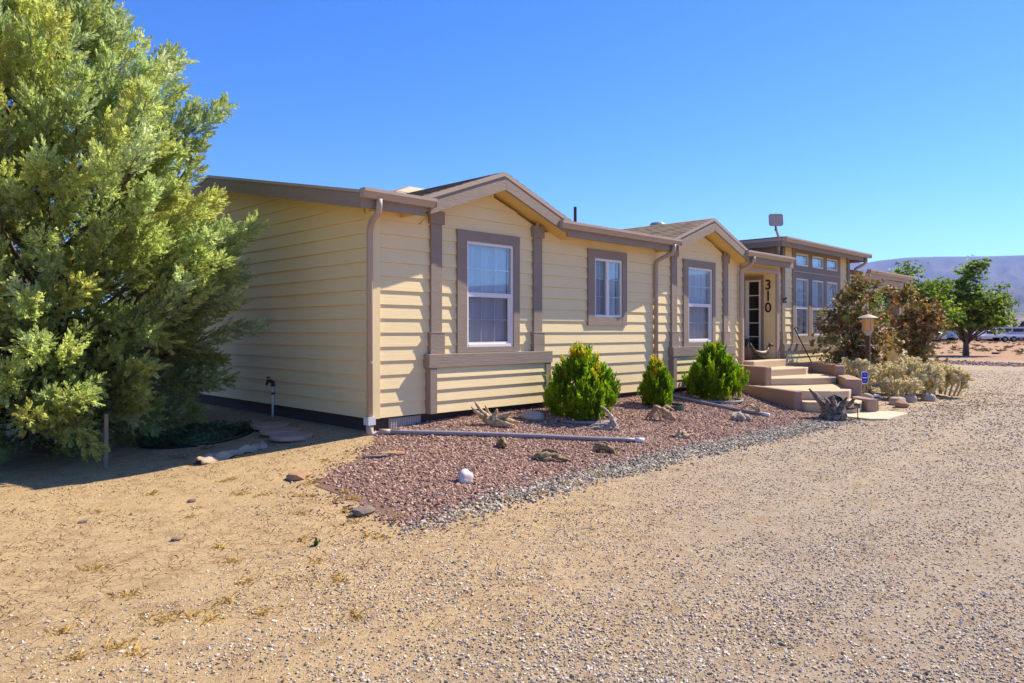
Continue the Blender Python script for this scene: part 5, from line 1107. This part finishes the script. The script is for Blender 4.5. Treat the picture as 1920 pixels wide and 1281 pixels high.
for i, (x, y, s, lb) in enumerate(((44.5, -.6, .45, 'pile of brown rocks at the right edge of the field'), (45.3, -1.2, .5, 'second rock of the pile at the right edge'), (44.0, -1.1, .35, 'low front rock of the pile at the right edge'), (52, 3.2, .25, 'small rock in the field right of the tree trunk'), (55, 1.2, .3, 'small rock farther right in the field'))):
    rock(x, y, s, s*.8, s*.5, 'dark_stone', lb, flatb=True, group='rocks in the far field')
tag(MB().tube([(41.2, 6.0, -.3), (41.0, 6.1, .25), (40.8, 6.2, .6)], [.14, .12, .1], 7, rough=.2).build('field_stump', M['bark']), 'short dark broken stump in the field left of the tree', 'stump')
tag(MB().box(41.9, 41.95, 5.0, 5.05, -.3, .65).build('field_stake', M['stake']), 'thin stake in the field left of the tree trunk', 'stake')

# ------------------------------------------------------------------ distant vehicles
def vehicle(x, y, yaw, L, Wd, body, roofp, mat, name, label, cat, wins, wheels, wr=.36):
    e = empty(name, (x, y, gz(x, y)), label, cat); e.rotation_euler = (0, 0, yaw)
    def add(mb, nm, mt, par=e, bev=0): return mb.build(nm, M[mt], par, world=False, bevel=bev)
    b = MB().extr(body, -Wd/2, Wd/2, 'y'); bo = add(b, 'body', mat, e, .04)
    for (p0, p1, z0_, z1_) in wins:
        add(MB().box(p0, p1, -Wd/2-.012, -Wd/2+.02, z0_, z1_), 'side_window', 'dark_glass'); add(MB().box(p0, p1, Wd/2-.02, Wd/2+.012, z0_, z1_), 'side_window', 'dark_glass')
    for wx in wheels:
        for sy_ in (-1, 1):
            w = MB().tube([(wx, sy_*(Wd/2-.22), wr), (wx, sy_*(Wd/2+.01), wr)], wr, 14); wo = add(w, 'wheel', 'rubber')
            add(MB().tube([(wx, sy_*(Wd/2+.0), wr), (wx, sy_*(Wd/2+.02), wr)], wr*.55, 10), 'rim', 'grey_metal', wo)
    return e
van = [(-2.5, .35), (2.5, .35), (2.55, .8), (2.45, 1.05), (1.6, 1.2), (1.0, 1.85), (-2.45, 1.9), (-2.55, 1.2)]
car = [(-2.2, .3), (2.2, .3), (2.25, .65), (1.2, .85), (.5, 1.35), (-1.0, 1.4), (-1.9, .95), (-2.25, .85)]
pick = [(-2.7, .4), (2.7, .4), (2.75, 1.0), (1.7, 1.1), (1.1, 1.75), (-.3, 1.78), (-.5, 1.15), (-2.7, 1.15)]
trl = [(-3, .45), (3, .45), (3.05, 1.2), (2.9, 2.5), (2.4, 2.75), (-2.8, 2.75), (-3.05, 2.4)]
flat = [(-3.2, .55), (3.2, .55), (3.2, .8), (2.6, .85), (-3.2, .85)]
vehicle(110.3, 13.4, R(115), 5, 2, van, None, 'car_blue', 'parked_van', 'pale blue van parked right of the green tree', 'van', [(-1.9, -.7, 1.25, 1.7), (-.5, .9, 1.25, 1.7)], (-1.6, 1.6))
vehicle(112.5, 11.7, R(70), 5.4, 2, pick, None, 'car_tan', 'pickup_truck', 'tan and white pickup truck at the far right edge', 'pickup truck', [(-.2, .9, 1.2, 1.65)], (-1.7, 1.8), .4)
vehicle(99.4, 11.4, R(130), 6.4, 2, flat, None, 'car_white', 'flatbed_trailer', 'low white flatbed trailer in front of the pale blue van', 'trailer', [], (-.5, .5), .35)
vehicle(102.3, 14.1, R(135), 4.4, 1.8, car, None, 'car_white', 'parked_car', 'white car parked just right of the tree crown base', 'car', [(-.8, .3, .95, 1.28)], (-1.35, 1.35), .32)
vehicle(98.6, 17.9, R(60), 6, 2.3, trl, None, 'car_white', 'camper_trailer', 'white camper trailer showing left of the green tree', 'trailer', [(-1.8, -.6, 1.5, 2.1), (.6, 1.6, 1.5, 2.1)], (-.4, .5), .36)
vehicle(105.2, 18.2, R(140), 6, 2.3, [(a*1.1, b*.85) for a, b in trl], None, 'car_grey', 'cargo_trailer', 'grey box trailer between the white camper and the tree', 'trailer', [(-2.2, 1.5, .9, 1.4)], (-.4, .5), .36)
vehicle(95.3, 18.9, R(100), 4.4, 1.8, car, None, 'car_white', 'parked_car', 'white car parked left of the white camper trailer', 'car', [(-.8, .3, .95, 1.28)], (-1.35, 1.35), .32)
